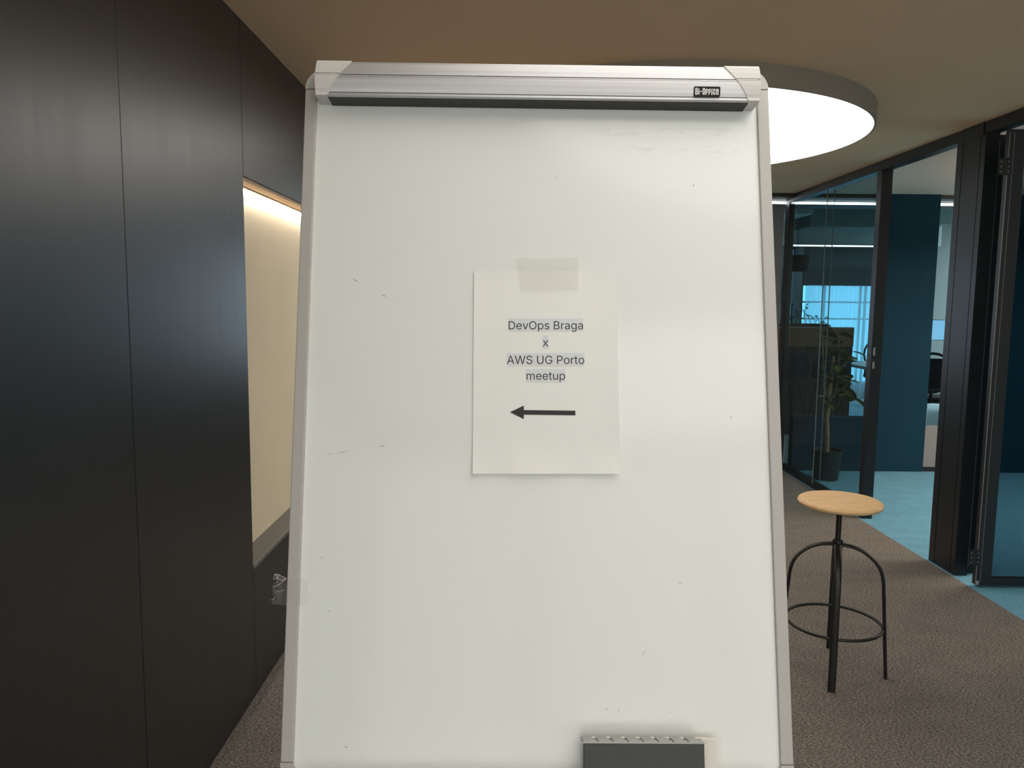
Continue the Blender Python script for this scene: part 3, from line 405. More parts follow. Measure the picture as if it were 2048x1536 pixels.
# ---- right partition: black metal posts, header, double glazing
wr = empty('wall_right', (XR, 0, 0)); tag(wr, 'black framed glass partition with open doorways', None, None, 'structure')
T = 0.077
obj('header', bx(0, T, YB, 7.479, 2.535, ZC, bev=0.002, seg=1), 'black_metal', wr)
def post(y0, y1, grooves=(), T=0.077):
    pts = [(0, y0)]
    pts += [(T, y0), (T, y1), (0, y1)]
    for g in sorted(grooves, reverse=True): pts += [(0, g + 0.003), (0.006, g + 0.003), (0.006, g - 0.003), (0, g - 0.003)]
    obj('post', prism(BM(), pts, 0.0, 2.535), 'black_metal', wr)
post(7.385, 7.479, T=0.055); post(5.574, 5.644); post(4.38, 4.656, (4.425, 4.595)); post(3.30, 3.38)
obj('post_cap', bx(-0.006, T, 4.40, 4.60, 2.528, ZC, bev=0.001, seg=1), 'black_metal', wr)
obj('sill', bx(0, T, 5.644, 7.385, 0.0, 0.040, bev=0.001, seg=1), 'black_metal', wr)
obj('sill', bx(0, T, YB, 3.30, 0.0, 0.040, bev=0.001, seg=1), 'black_metal', wr)
for xg in (0.006, 0.065):
    for a, b in ((5.644, 6.528), (6.534, 7.385)):
        obj('glass_pane', bx(xg, xg + 0.006, a, b, 0.04, 2.535), 'glass', wr)
    obj('glass_joint', bx(xg - 0.0005, xg + 0.0065, 6.528, 6.534, 0.04, 2.535), 'joint', wr)
for a, b in ((YB, -0.55), (-0.55, 3.30)):
    obj('glass_pane', bx(0.035, 0.041, a + 0.003, b - 0.003, 0.04, 2.535), 'glass', wr)
for z in (1.215, 1.120):
    obj('strike_plate', bx(0.012, 0.026, 5.5715, 5.574, z, z + 0.058 - (1.215 - z) * 0.1, bev=0.0006, seg=1), 'silver', wr)
obj('door_stop', bx(T, T + 0.080, 4.42, 4.45, 0, 2.535, bev=0.001, seg=1), 'black_metal', wr)
obj('door_seal', bx(T + 0.016, T + 0.026, 4.416, 4.420, 0.03, 2.50), 'half_panel', wr)

# ---- open door leaf, seen from the corridor at the right edge
d1 = empty('door_1', (2.655, 4.210, 0)); tag(d1, 'black framed dark glass door standing open', None, None, 'structure')
LW = 0.86
obj('stile', bx(0, 0.085, -0.020, 0.020, 0.012, 2.515, bev=0.0015, seg=1), 'black_metal', d1)
obj('stile', bx(LW - 0.085, LW, -0.020, 0.020, 0.012, 2.515, bev=0.0015, seg=1), 'black_metal', d1)
obj('rail', bx(0.085, LW - 0.085, -0.020, 0.020, 0.012, 0.052, bev=0.0015, seg=1), 'black_metal', d1)
obj('rail', bx(0.085, LW - 0.085, -0.020, 0.020, 2.455, 2.515, bev=0.0015, seg=1), 'black_metal', d1)
obj('door_pane', bx(0.085, LW - 0.085, -0.006, 0.006, 0.052, 2.455), 'door_glass', d1)
obj('edge_strip', bx(-0.002, 0.0, -0.019, -0.013, 0.03, 2.50), 'taupe', d1)
obj('edge_strip', bx(0.020, 0.0225, -0.0215, -0.020, 0.03, 2.50), 'taupe', d1)
obj('corner_block', bx(-0.004, 0.014, -0.024, -0.0205, 0.016, 0.040, bev=0.002), 'silver', d1)
for z in (0.175, 2.32):
    hg = obj('hinge', bx(-0.050, 0.006, -0.026, -0.0205, z - 0.045, z + 0.045, bev=0.002, seg=1), 'blackmat', d1)
    for dx in (-0.042, -0.002):
        for dz in (-0.026, 0, 0.026):
            s = lathe(BM(), [(0, 0), (0.003, 0), (0.003, 0.002), (0, 0.002)], 8)
            s.transform(Matrix.Translation((dx, -0.026, z + dz)) @ Matrix.Rotation(PI / 2, 4, 'X'))
            obj('screw', s, 'silver', hg)

# ---- end wall of the glazed room: half height left, full height navy, half height right
wb = empty('wall_back', (3.0, 7.22, 0)); tag(wb, 'navy end wall of the glazed room', None, None, 'structure')
obj('half_wall', bx(2.717 - 3.0, 0.46, 0, 0.10, 0, 0.520), 'navy', wb)
obj('navy_panel', bx(0.46, 0.978, 0, 0.028, 0, ZC), 'navy', wb)
obj('half_panel', bx(0.978, 3.6, 0.012, 0.09, 0.045, 0.435), 'half_panel', wb)
obj('navy_panel', bx(1.42, 3.6, -0.012, 0.008, 0, ZC), 'navy', wb)
obj('skirting', bx(0.978, 3.6, 0.008, 0.09, 0.0, 0.045), 'black_metal', wb)
struct('wall_room', bx(6.5, 6.6, YB, 7.22, 0, ZC), 'navy', 'navy far side wall of the glazed room')

# ---- open office shell
struct('wall_office_left', bx(2.90, 3.02, 8.72, 13.0, 0, 3.05), 'office_wall', 'side wall of the open office')
struct('wall_office_right', bx(12.1, 12.2, 7.22, 13.2, 0, 3.05), 'office_wall', 'far right wall of the open office')
struct('wall_office_near', bx(6.6, 12.2, 7.12, 7.22, 0, 3.05), 'office_wall', 'near wall of the open office')
wf = empty('wall_far', (0, 13.0, 0)); tag(wf, 'window wall of the open office', None, None, 'structure')
obj('wall_band', bx(3.02, 12.1, 0, 0.2, 2.53, 3.05), 'office_wall', wf)
obj('wall_band', bx(3.02, 4.60, 0, 0.2, 0, 2.53), 'office_wall', wf)
obj('wall_band', bx(4.91, 6.95, 0, 0.2, 2.02, 2.53), 'blind_mid', wf)
obj('wall_band', bx(6.89, 12.1, 0, 0.2, 0, 2.53), 'office_wall', wf)
obj('wall_band', bx(4.60, 6.95, 0, 0.2, 0, 0.25), 'office_wall', wf)
obj('column', bx(4.80, 4.90, -0.06, 0.2, 0.25, 2.53), 'office_wall', wf)
w1 = empty('window_1', (4.60, 13.1, 0.25)); tag(w1, 'tall narrow office window beside the column', None, None, 'structure')
for a, b in ((0, 0.03), (0.18, 0.20), (0.30, 0.32), (0.345, 0.37)):
    obj('window_frame', bx(a, b, -0.03, 0.03, 0, 2.28), 'black_metal', w1)
for z in (0.0, 0.90, 1.58, 2.25):
    obj('window_frame', bx(0.0, 0.20, -0.035, 0.035, z, z + 0.04), 'black_metal', w1)
obj('window_pane', bx(0.03, 0.345, -0.004, 0.004, 0, 2.28), 'daylight_blue_pane', w1)
w2 = empty('window_2', (4.91, 13.1, 0.25)); tag(w2, 'wide office window behind the sheer curtain', None, None, 'structure')
for z in (0.0, 1.08, 1.36, 1.73):
    obj('window_frame', bx(0, 1.98, -0.02, 0.02, z, z + 0.028), 'pale_edge', w2)
for a in (0.0, 0.42, 1.03, 1.12, 1.94):
    obj('window_frame', bx(a, a + 0.028, -0.022, 0.022, 0, 1.77), 'pale_edge', w2)
obj('window_pane', bx(0.04, 1.94, -0.004, 0.004, 0, 1.77), 'daylight_blue_pane', w2)

# ================================================================== LAMPS OF THE PLACE, AND ADDED FILL LIGHTS
def round_lamp(loc, R, label, dmat):
    t = empty('ceiling_lamp', loc); tag(t, label, 'ceiling lamp', 'round ceiling lamps')
    hh = ZC - loc[2]
    rim = lathe(BM(), [(R - 0.010, 0.004), (R - 0.010, 0.0), (R - 0.002, 0.0), (R, 0.002), (R, hh), (R - 0.010, hh), (R - 0.010, 0.004)], 128)
    obj('rim', rim, 'white_metal', t, True)
    obj('diffuser', lathe(BM(), [(0, 0.003), (R - 0.0105, 0.003), (R - 0.0105, 0.012), (0, 0.012)], 128), dmat, t)
    return t
round_lamp((0.807, 4.539, 2.502), 1.173, 'large round white ceiling lamp glowing behind the whiteboard', 'lamp')
round_lamp((0.86, 0.87, 2.502), 0.97, 'round ceiling lamp overhead, its glow mirrored in the whiteboard top right', 'lamp')
round_lamp((0.85, -1.95, 2.502), 1.00, 'round ceiling lamp behind the viewer, lighting the whiteboard front', 'lamp')
t = empty('ceiling_lamp', (4.95, 5.10, 2.16)); tag(t, 'unseen round hanging lamp inside the blue carpeted room, upward glow added', 'ceiling lamp', 'round ceiling lamps')
obj('rim', lathe(BM(), [(0.99, 0.002), (0.99, 0.0), (0.998, 0.0), (1.0, 0.002), (1.0, 0.06), (0.99, 0.06), (0.99, 0.002)], 96), 'white_metal', t, True)
obj('diffuser', lathe(BM(), [(0, 0.003), (0.9895, 0.003), (0.9895, 0.02), (0, 0.02)], 96), 'room_lamp', t)
obj('added_upglow', lathe(BM(), [(0, 0.04), (0.9895, 0.04), (0.9895, 0.055), (0, 0.055)], 96), 'added_uplight', t)  # upward glow added to lift and warm the room ceiling
for k in range(3): obj('cable', tube(BM(), [(0.9 * math.cos(2.1 * k), 0.9 * math.sin(2.1 * k), 0.055), (0.9 * math.cos(2.1 * k), 0.9 * math.sin(2.1 * k), ZC - 2.16)], 0.002, 6), 'silver', t)
def linear(x0, x1, y, z, label):
    t = empty('linear_light', ((x0 + x1) / 2, y, z)); tag(t, label, 'linear light', 'linear office lights'); hh = (x1 - x0) / 2
    obj('housing', bx(-hh, hh, -0.02, 0.03, 0.017, 0.0228), 'charcoal', t)
    obj('diffuser', bx(-hh, hh, -0.02, 0.02, 0.0, 0.017), 'line', t)
linear(-0.8, 6.4, YE + 0.30, 2.543, 'long white linear light along the bulkhead above the navy wall')
linear(4.50, 6.25, 12.40, 2.504, 'long white linear light deeper in the office, above the window')

for x, y, lab in ((8.6, 9.4, 'unseen square light added to brighten the office, near the bulkhead'), (9.2, 11.6, 'unseen square light added to brighten the office, near the far windows')):  # out-of-view panels added as fill for the office
    t = empty('fill_panel', (x, y, 3.0)); tag(t, lab, 'fill light', 'added office fill lights')
    obj('frame', bx(-0.75, 0.75, -0.75, 0.75, 0.02, 0.05), 'silver', t); obj('diffuser', bx(-0.72, 0.72, -0.72, 0.72, 0.0, 0.02), 'office_fill', t)

# ================================================================== FLIPCHART EASEL
ca, sa = math.cos(-0.2251), math.sin(-0.2251)
RB = Matrix.Rotation(-0.0115, 3, 'Z') @ Matrix.Rotation(-0.2251, 3, 'X') @ Matrix.Rotation(-0.0081, 3, 'Y')
BP = Vector((0.0448, 0.9859, 0.9191))
BW = Matrix.Translation(BP) @ RB.to_4x4()           # board frame: x right, z up the board, -y towards the viewer
ez = empty('flipchart_easel', (BP.x, BP.y, 0)); tag(ez, 'white flipchart whiteboard easel with aluminium clamp bar and grey frame', 'flipchart')
BL = Matrix.Translation(Vector((0, 0, BP.z))) @ RB.to_4x4()
def part(name, bm, material, smooth=False, parent=None, extra=None):
    o = obj(name, bm, material, parent or ez, smooth)
    if parent is None: o.matrix_local = BL if extra is None else BL @ extra
    return o
HB, HW, FW, CR = 1.035, 0.35, 0.0174, 0.032
surf = part('writing_surface', bx(-HW + FW - 0.002, HW - FW + 0.002, 0.0, 0.010, FW - 0.002, HB - FW + 0.002), 'board')
# frame sides between rounded corner pieces
fy0, fy1 = -0.005, 0.018
def fbox(a, b, c, d): return bx(a, b, fy0, fy1, c, d, bev=0.0015)
part('frame_side', fbox(-HW, -HW + FW, CR + 0.0005, HB - CR - 0.0005), 'frame')
part('frame_side', fbox(HW - FW, HW, CR + 0.0005, HB - CR - 0.0005), 'frame')
part('frame_side', fbox(-HW + CR + .0005, HW - CR - .0005, 0, FW), 'frame')
part('frame_side', fbox(-HW + CR + .0005, HW - CR - .0005, HB - FW, HB), 'frame')
for sx, sz in ((-1, 0), (1, 0), (-1, 1), (1, 1)):
    cx = sx * (HW - CR); cz = CR if sz == 0 else HB - CR; s2 = 1 if sz else -1
    outer = [(cx + sx * CR * math.cos(t), cz + s2 * CR * math.sin(t)) for t in [i * PI / 2 / 10 for i in range(11)]]
    ri = CR - FW
    inner = [(cx + sx * ri * math.cos(t), cz + s2 * ri * math.sin(t)) for t in [i * PI / 2 / 10 for i in range(10, -1, -1)]]
    part('frame_corner', prism(BM(), outer + inner, fy0 - 0.0006, fy1, 'y'), 'frame')
# clamp bar: a brushed profile with a groove, two curved end caps, a thin plate painting its unlit underside near-black
prof = [(0.0, 0.0066), (0.030, 0.0040), (0.0345, 0.0042), (0.0352, 0.0050), (0.0350, 0.0080), (0.0328, 0.0083), (0.0328, 0.0094), (0.0352, 0.0097),
        (0.0370, 0.014), (0.0386, 0.021), (0.0397, 0.027), (0.0400, 0.0302), (0.0392, 0.0308), (0.0392, 0.0318), (0.0398, 0.0321), (0.0398, 0.0334), (0.0370, 0.0337), (0.0370, 0.0349),
        (0.0396, 0.0352), (0.0390, 0.044), (0.0378, 0.052), (0.0362, 0.0556), (0.034, 0.0562), (0.0, 0.0562)]
BAR = Matrix.Translation((0, 0, 0.9690)) @ Matrix.Rotation(0.0135, 4, 'Y')
def sweep_profile(pr, ua, ub):
    bm = BM(); A = []; B = []
    for n, v in pr:
        A.append(bm.verts.new((ua(v), -n, v))); B.append(bm.verts.new((ub(v), -n, v)))
    k = len(pr)
    for i in range(k):
        j = (i + 1) % k; bm.faces.new((A[i], A[j], B[j], B[i]))
    bm.faces.new(A); bm.faces.new(B[::-1]); return bm
part('clamp_bar', sweep_profile(prof, lambda v: -0.322, lambda v: 0.322), 'alu', extra=BAR)
capp = [(n + (0.0011 if n > 0.001 else 0), (v - 0.0004 if v < 0.03 else v + 0.0012)) for n, v in prof if not (0.0082 < v < 0.0095)]
cw = lambda v: 0.016 + 0.0365 * max(0, min(1, v / 0.0552)) ** 1.3
part('end_cap', sweep_profile(capp, lambda v: -0.327 + 0.0015 * ((v - 0.0276) / 0.0276) ** 2, lambda v: -0.327 + cw(v)), 'cap', extra=BAR)
part('end_cap', sweep_profile(capp, lambda v: 0.327 - cw(v), lambda v: 0.327 - 0.0015 * ((v - 0.0276) / 0.0276) ** 2), 'cap', extra=BAR)
part('unlit_underside', prism(BM(), [(-0.0005, 0.0066), (-0.0298, 0.0040), (-0.0290, 0.0032), (-0.0005, 0.0050)], -0.309, 0.311, 'x'), 'rubber', extra=BAR)
PLM = BAR @ Matrix.Translation((0.2485, -0.0379, 0.0162)) @ Matrix.Rotation(math.radians(11.0), 4, 'X')
np_ = part('name_plate', prism(BM(), rrect(-0.0193, 0.0193, -0.0073, 0.0073, 0.002), -0.0008, 0.001, 'y'), 'plate', extra=PLM)
# the maker's word on the plate, blocky condensed letters (outlines in plate units: x right, y down)
def rr(x0, x1, y0, y1, c=16): return [(x0 + c, y0), (x1 - c, y0), (x1, y0 + c), (x1, y1 - c), (x1 - c, y1), (x0 + c, y1), (x0, y1 - c), (x0, y0 + c)]
WORD = [[(335, 305), (460, 305), (488, 333), (488, 460), (470, 490), (488, 520), (488, 655), (455, 690), (335, 690)], rr(392, 436, 352, 462, 8), rr(392, 436, 520, 640, 8),
        rr(518, 586, 345, 405, 8), rr(518, 586, 445, 690, 4), rr(620, 710, 470, 528, 8), rr(755, 905, 298, 690, 45), rr(818, 850, 355, 632, 14),
        [(930, 690), (930, 395), (975, 345), (1040, 345), (1082, 395), (1082, 470), (1026, 470), (1026, 405), (992, 405), (992, 505), (1072, 505), (1072, 555), (992, 555), (992, 690)],
        [(1100, 690), (1100, 395), (1145, 345), (1208, 345), (1250, 395), (1250, 470), (1194, 470), (1194, 405), (1162, 405), (1162, 505), (1240, 505), (1240, 555), (1162, 555), (1162, 690)],
        rr(1272, 1340, 340, 400, 8), rr(1272, 1334, 440, 690, 4),
        [(1372, 385), (1412, 340), (1475, 340), (1514, 385), (1514, 475), (1462, 475), (1462, 400), (1430, 400), (1430, 625), (1458, 625), (1458, 545), (1508, 545), (1508, 640), (1468, 682), (1412, 682), (1372, 640)],
        [(1546, 385), (1586, 340), (1654, 340), (1694, 385), (1694, 525), (1606, 525), (1606, 625), (1636, 625), (1636, 565), (1692, 565), (1692, 640), (1652, 682), (1586, 682), (1546, 640)], rr(1604, 1638, 398, 470, 6)]
PU = 0.0386 / 1535
outline_mesh('lettering', WORD, 'plate_text', np_, lambda a: (a - 1022) * PU * 1000, lambda b: -(b - 502) * PU * 1000, 0.0010, True)
# faint pen marks left on the board
def mark(u, v, du, dv, w=0.0006):
    d = Vector((du, 0, dv)); l = d.length; q = Vector((-dv, 0, du)).normalized() * w / 2; c = Vector((u, -0.0004, v)); bm = BM()
    pts = [c - d / 2, c - d * 0.1 + q, c + d / 2, c + d * 0.1 - q]
    A = [bm.verts.new(p) for p in pts]; B = [bm.verts.new(p + Vector((0, 0.0003, 0))) for p in pts]
    bm.faces.new(A); bm.faces.new(B[::-1])
    for i in range(4): bm.faces.new((A[i], B[i], B[(i + 1) % 4], A[(i + 1) % 4]))
    obj('pen_mark', bm, 'mark', surf)
def uv_of(px, py):
    d = CX * ((px - 1024) / 1540) + CD * ((py - 768) / 1540) + CF
    R = RB.transposed(); d = R @ d; o = R @ (Vector((0, 0, 1.578)) - BP); t = -o.y / d.y
    return (o.x + t * d.x, o.z + t * d.z)
for px, py, dx, dy, wd in ((712, 561, 12, 7, 1.1), (768, 591, 7, 4, 1.1), (765, 892, 11, -2, 1.0), (686, 904, 26, -6, 0.7), (660, 908, 10, -2, 0.6), (1287, 1306, -9, 14, .7), (692, 1494, 5, 2, 1.4),
                           (1360, 1166, 9, 3, .8), (1462, 835, 2, 3, 2.0), (1113, 355, 2, 3, 1.8), (1387, 371, 2, 3, 1.8), (644, 1115, 2, 3, 1.8), (1213, 1418, 4, 3, 1.2), (1237, 1421, 2, 3, 1.5), (1340, 1424, 3, 2, 1.3), (657, 1222, 2, 3, 1.5),
                           (1518, 275, 1, 9, 1.2), (1518, 312, 2, 12, 1.3), (1520, 330, 1, 8, 1.2), (631, 262, 1, 10, 1.2), (631, 300, 1, 8, 1.2), (626, 420, 1, 10, 1.0)):
    u, v = uv_of(px, py); u2, v2 = uv_of(px + dx, py + dy); mark(u, v, u2 - u, v2 - v, wd * 0.0007)
# pen tray and legs below the frame edge
tray = [(-0.004, 0.0), (-0.070, 0.0), (-0.074, 0.012), (-0.071, 0.012), (-0.068, 0.003), (-0.004, 0.003)]
part('pen_tray', prism(BM(), [(a, b - 0.006) for a, b in tray], -0.335, 0.335, 'x'), 'frame')
for s in (-1, 1):
    p0 = RB @ Vector((s * 0.27, 0.034, 0.45)); p1 = RB @ Vector((s * 0.27, 0.034, 0.02))
    a = Vector((0, 0, BP.z)) + p0; b = Vector((0, 0, BP.z)) + p1; d = (b - a).normalized(); foot = b + d * (b.z / -d.z); foot.z = 0.0
    foot.x += s * 0.06
    lg = obj('leg', tube(BM(), [a, b, b.lerp(foot, 0.985)], 0.013, 12), 'alu', ez, True)
    obj('rubber_foot', lathe(BM(), [(0, 0), (0.018, 0), (0.018, 0.03), (0.013, 0.04), (0, 0.04)], 16, tuple(foot)), 'rubber', lg, True)
a = Vector((0, 0, BP.z)) + RB @ Vector((0, 0.034, 0.55)); foot = Vector((0, 0.62, 0))
lg = obj('leg', tube(BM(), [a, a.lerp(foot, 0.98)], 0.013, 12), 'alu', ez, True)
obj('rubber_foot', lathe(BM(), [(0, 0), (0.018, 0), (0.018, 0.03), (0.013, 0.04), (0, 0.04)], 16, tuple(foot)), 'rubber', lg, True)
part('hinge_bracket', bx(-0.29, 0.29, 0.018, 0.05, 0.52, 0.58, bev=0.004), 'frame')
part('hinge_bracket', bx(-0.29, 0.29, 0.018, 0.05, 0.02, 0.06, bev=0.004), 'frame')

# ---------------------------------------------------------------- paper sign taped to the board
PS = BW @ Matrix.Translation((0.0134, -0.0006, 0.5736)) @ Matrix.Rotation(-0.0028, 4, 'Y')
sg = empty('paper_sign', mtx=PS); tag(sg, 'white paper sheet printed with a left arrow, taped to the whiteboard', 'paper sign')
bm = BM(); NX, NY = 28, 40; g = []
def lift(u, v):
    t = max(0, (-v - 0.095) / 0.0535); k = 0.0052 * t ** 2 * (0.45 + 0.55 * abs(math.cos((u + 0.02) * 26)))
    e = max(0, (abs(u) - 0.07) / 0.035); k += 0.0012 * e * e
    k += 0.0009 * math.exp(-((u + 0.055 + 0.25 * (v + .09)) / 0.008) ** 2) * max(0, min(1, (-v - 0.075) * 30))
    k += 0.0006 * math.exp(-((u + 0.08) ** 2 + (v + 0.0 - 0.005) ** 2) / 0.0001)
    t2 = max(0, (v - 0.135) / 0.0135); k += 0.0012 * t2 * (0.5 + 0.5 * math.sin(u * 80 + 1)); return k
for layer in (0, 0.00022):
    g.append([[bm.verts.new((-0.105 + 0.21 * i / NX, -0.0002 - lift(-0.105 + 0.21 * i / NX, -0.1485 + 0.297 * j / NY) - layer, -0.1485 + 0.297 * j / NY)) for i in range(NX + 1)] for j in range(NY + 1)])
for L in g:
    for j in range(NY):
        for i in range(NX): bm.faces.new((L[j][i], L[j][i + 1], L[j + 1][i + 1], L[j + 1][i]))
for j in range(NY):
    for i in (0, NX): bm.faces.new((g[0][j][i], g[0][j + 1][i], g[1][j + 1][i], g[1][j][i]))
for i in range(NX):
    for j in (0, NY): bm.faces.new((g[0][j][i], g[0][j][i + 1], g[1][j][i + 1], g[1][j][i]))
obj('sheet', bm, 'paper', sg, True)
def hl(a, b, c, d): obj('text_highlight', bx(a, b, -0.00060, -0.00046, c, d), 'hilite', sg)
hl(-0.0545, 0.0547, 0.0578, 0.0772); hl(-0.0046, 0.0043, 0.0325, 0.0520); hl(-0.0564, 0.0562, 0.0066, 0.0260); hl(-0.0286, 0.0286, -0.0166, 0.0028)
for k, a, b, base in ((0, -0.0538, 0.0546, 0.0611), (1, -0.0042, 0.0040, 0.0358), (2, -0.0562, 0.0560, 0.0101), (3, -0.0278, 0.0280, -0.0131)):
    print_line(k, a, b, base, 0.00075, sg)
obj('arrow', prism(BM(), [(-0.0520, -0.0602), (-0.0318, -0.0506), (-0.0318, -0.0571), (0.0425, -0.0580), (0.0425, -0.0648), (-0.0318, -0.0638), (-0.0318, -0.0703)], -0.00075, -0.0005, 'y'), 'ink', sg)

# tape over the top edge of the sheet
tp = prism(BM(), [(-0.0318, 0.7412), (-0.02, 0.7422), (0.005, 0.7418), (0.03, 0.7428), (0.0621, 0.743), (0.0618, 0.6939), (0.03, 0.6930), (-0.005, 0.6910), (-0.022, 0.6914)], -0.0030, -0.0028, 'y')
o = obj('adhesive_tape', tp, 'tape'); o.matrix_world = BW; tag(o, 'frosted clear tape strip holding the top of the paper sign', 'tape', 'clear tape pieces')
# loose tape wrapped over the left frame edge
t2 = empty('adhesive_tape', mtx=BW); tag(t2, 'crumpled clear tape hanging off the left edge of the whiteboard frame', 'tape', 'clear tape pieces')
cols = [(-0.3220, 0.0005), (-0.3320, 0.0010), (-0.3328, 0.0062), (-0.3490, 0.0064), (-0.3512, 0.0060), (-0.3570, 0.0030), (-0.3640, 0.0045), (-0.3705, 0.0020)]
bm = BM(); rows = 6; gv = []
stuck = BM(); A_ = [[stuck.verts.new((u, -n, z)) for u, n in cols[:4]] for z in (0.2402, 0.2768)]
for q in range(3): stuck.faces.new((A_[0][q], A_[0][q + 1], A_[1][q + 1], A_[1][q]))
bmesh.ops.solidify(stuck, geom=stuck.faces[:], thickness=0.00012)
obj('stuck_end', stuck, 'tape3', t2)
for u, n in cols[3:]:
    out = max(0, (-0.350 - u) / 0.02)
    top = 0.2768 - 0.0035 * min(1, out * 3); bot = 0.2402 + 0.003 * out
    gv.append([bm.verts.new((u, -n - out * 0.0014 * math.sin(j * 1.9 + u * 300), bot + (top - bot) * j / rows)) for j in range(rows + 1)])
for a, b in zip(gv, gv[1:]):
    for j in range(rows): bm.faces.new((a[j], b[j], b[j + 1], a[j + 1]))
so = bmesh.ops.solidify(bm, geom=bm.faces[:], thickness=0.00012)
obj('loose_end', bm, 'tape2', t2)
bm = BM()
ff = [(-0.3690, -0.004, 0.2765), (-0.3660, -0.0085, 0.2845), (-0.3610, -0.0045, 0.2830), (-0.3545, -0.0075, 0.2805), (-0.3505, -0.006, 0.2785), (-0.3560, -0.0095, 0.2755), (-0.3630, -0.004, 0.2725), (-0.3618, -0.0100, 0.2790)]
fv = [bm.verts.new(p) for p in ff]
for k in ((0, 1, 7), (1, 2, 7), (2, 3, 7), (3, 4, 5), (3, 5, 7), (5, 6, 7), (6, 0, 7)): bm.faces.new([fv[i] for i in k])
bmesh.ops.solidify(bm, geom=bm.faces[:], thickness=0.00012)
obj('folded_end', bm, 'tape2', t2)
for pts in ([ff[1], ff[2], ff[3], ff[4]], [ff[1], ff[7], ff[6]], [ff[0], ff[7], ff[5], ff[4]], [ff[2], ff[7]], [ff[0], ff[1]], [(-0.3705, -0.004, 0.2665), (-0.366, -0.006, 0.2672), (-0.3600, -0.007, 0.2700), (-0.3510, -0.0075, 0.2775)],
            [(-0.3712, -0.004, 0.2488), (-0.3685, -0.006, 0.2492), (-0.3662, -0.007, 0.2510), (-0.3652, -0.0075, 0.2530)], [(-0.3640, -0.0085, 0.2600), (-0.3515, -0.0080, 0.2625)]):
    obj('crease_glint', tube(BM(), [(p[0], p[1] - 0.0012, p[2]) for p in pts], 0.00016 if pts[0][2] < 0.262 and len(pts) == 2 else 0.00026, 5), 'crease_glint', t2)

# ---------------------------------------------------------------- eraser standing in the tray
er = empty('whiteboard_eraser', mtx=BW); tag(er, 'dark grey whiteboard eraser with ridged grip at the bottom of the board', 'eraser')
obj('body', bx(0.0620, 0.2215, -0.0375, -0.016, -0.003, 0.0700, bev=0.0012), 'eraser', er)
gp = obj('grip', prism(BM(), [(-0.0380, 0.0702), (-0.0380, 0.0722), (-0.0062, 0.0680), (-0.0062, 0.0655), (-0.016, 0.0660)], 0.0596, 0.2218, 'x'), 'grip', er)
for k in range(8):
    u = 0.0615 + 0.0200 * k; bm = BM()
    A = [(u, -0.0384, 0.0722), (u + 0.0165, -0.0384, 0.0722), (u + 0.0125, -0.0064, 0.0681), (u - 0.001, -0.0064, 0.0681)]
    lo = [bm.verts.new(p) for p in A]; hi = [bm.verts.new((a, b, c + 0.0014)) for a, b, c in A]
    bm.faces.new(lo[::-1]); bm.faces.new(hi)
    for q in range(4): bm.faces.new((lo[q], lo[(q + 1) % 4], hi[(q + 1) % 4], hi[q]))
    obj('rib', bm, 'grip', gp)
ft = prism(BM(), [(0.066, -0.0062), (0.2280, -0.0062), (0.2445, -0.0130), (0.2445, -0.0160), (0.066, -0.0160)], -0.003, 0.0690)
obj('felt_pad', ft, 'felt', er)

# ================================================================== BAR STOOL
SX, SY = 1.420, 3.200
st = empty('bar_stool', (SX, SY, 0)); tag(st, 'tall stool with round light wood seat on black bent legs', 'stool')
R_ = 0.171
seat = [(0, 0.757), (R_ - 0.022, 0.757), (R_ - 0.012, 0.7555), (R_ - 0.004, 0.751), (R_, 0.743), (R_ - 0.002, 0.735), (R_ - 0.010, 0.729), (R_ - 0.022, 0.727), (0, 0.727)]
obj('seat', lathe(BM(), seat, 72), 'wood', st, True)
obj('seat_plate', lathe(BM(), [(0, 0.727), (0.055, 0.727), (0.055, 0.722), (0, 0.722)], 32), 'blackmat', st, True)
obj('spindle', lathe(BM(), [(0, 0.7235), (0.0115, 0.7235), (0.0115, 0.30), (0, 0.30)], 20), 'blackmat', st, True)
hub = [(0, 0.578), (0.020, 0.578), (0.0215, 0.574), (0.0215, 0.566), (0.0195, 0.563), (0.0195, 0.515), (0.0175, 0.510), (0.0175, 0.40), (0, 0.40)]
obj('hub', lathe(BM(), hub, 24), 'blackmat', st, True)
ang0 = math.atan2(3.117 - SY, 1.628 - SX)
for k in range(4):
    an = ang0 + k * PI / 2; rad = Vector((math.cos(an), math.sin(an), 0)); tan_ = Vector((-math.sin(an), math.cos(an), 0))
    pr = [(0.016, 0.560), (0.06, 0.555), (0.085, 0.547), (0.108, 0.536), (0.130, 0.520), (0.149, 0.502), (0.163, 0.484), (0.174, 0.464), (0.1815, 0.440), (0.1865, 0.41), (0.196, 0.28), (0.2165, 0.0)]
    obj('leg', tube(BM(), [rad * r + Vector((0, 0, z)) for r, z in pr], 0.0155, 14, 0.0075, side=tan_), 'blackmat', st, True)
ring = [(0.1935 * math.cos(2 * PI * i / 64), 0.1935 * math.sin(2 * PI * i / 64), 0.215) for i in range(64)]
obj('foot_ring', tube(BM(), ring, 0.0065, 10, closed=True, side=(0, 0, 1)), 'blackmat', st, True)

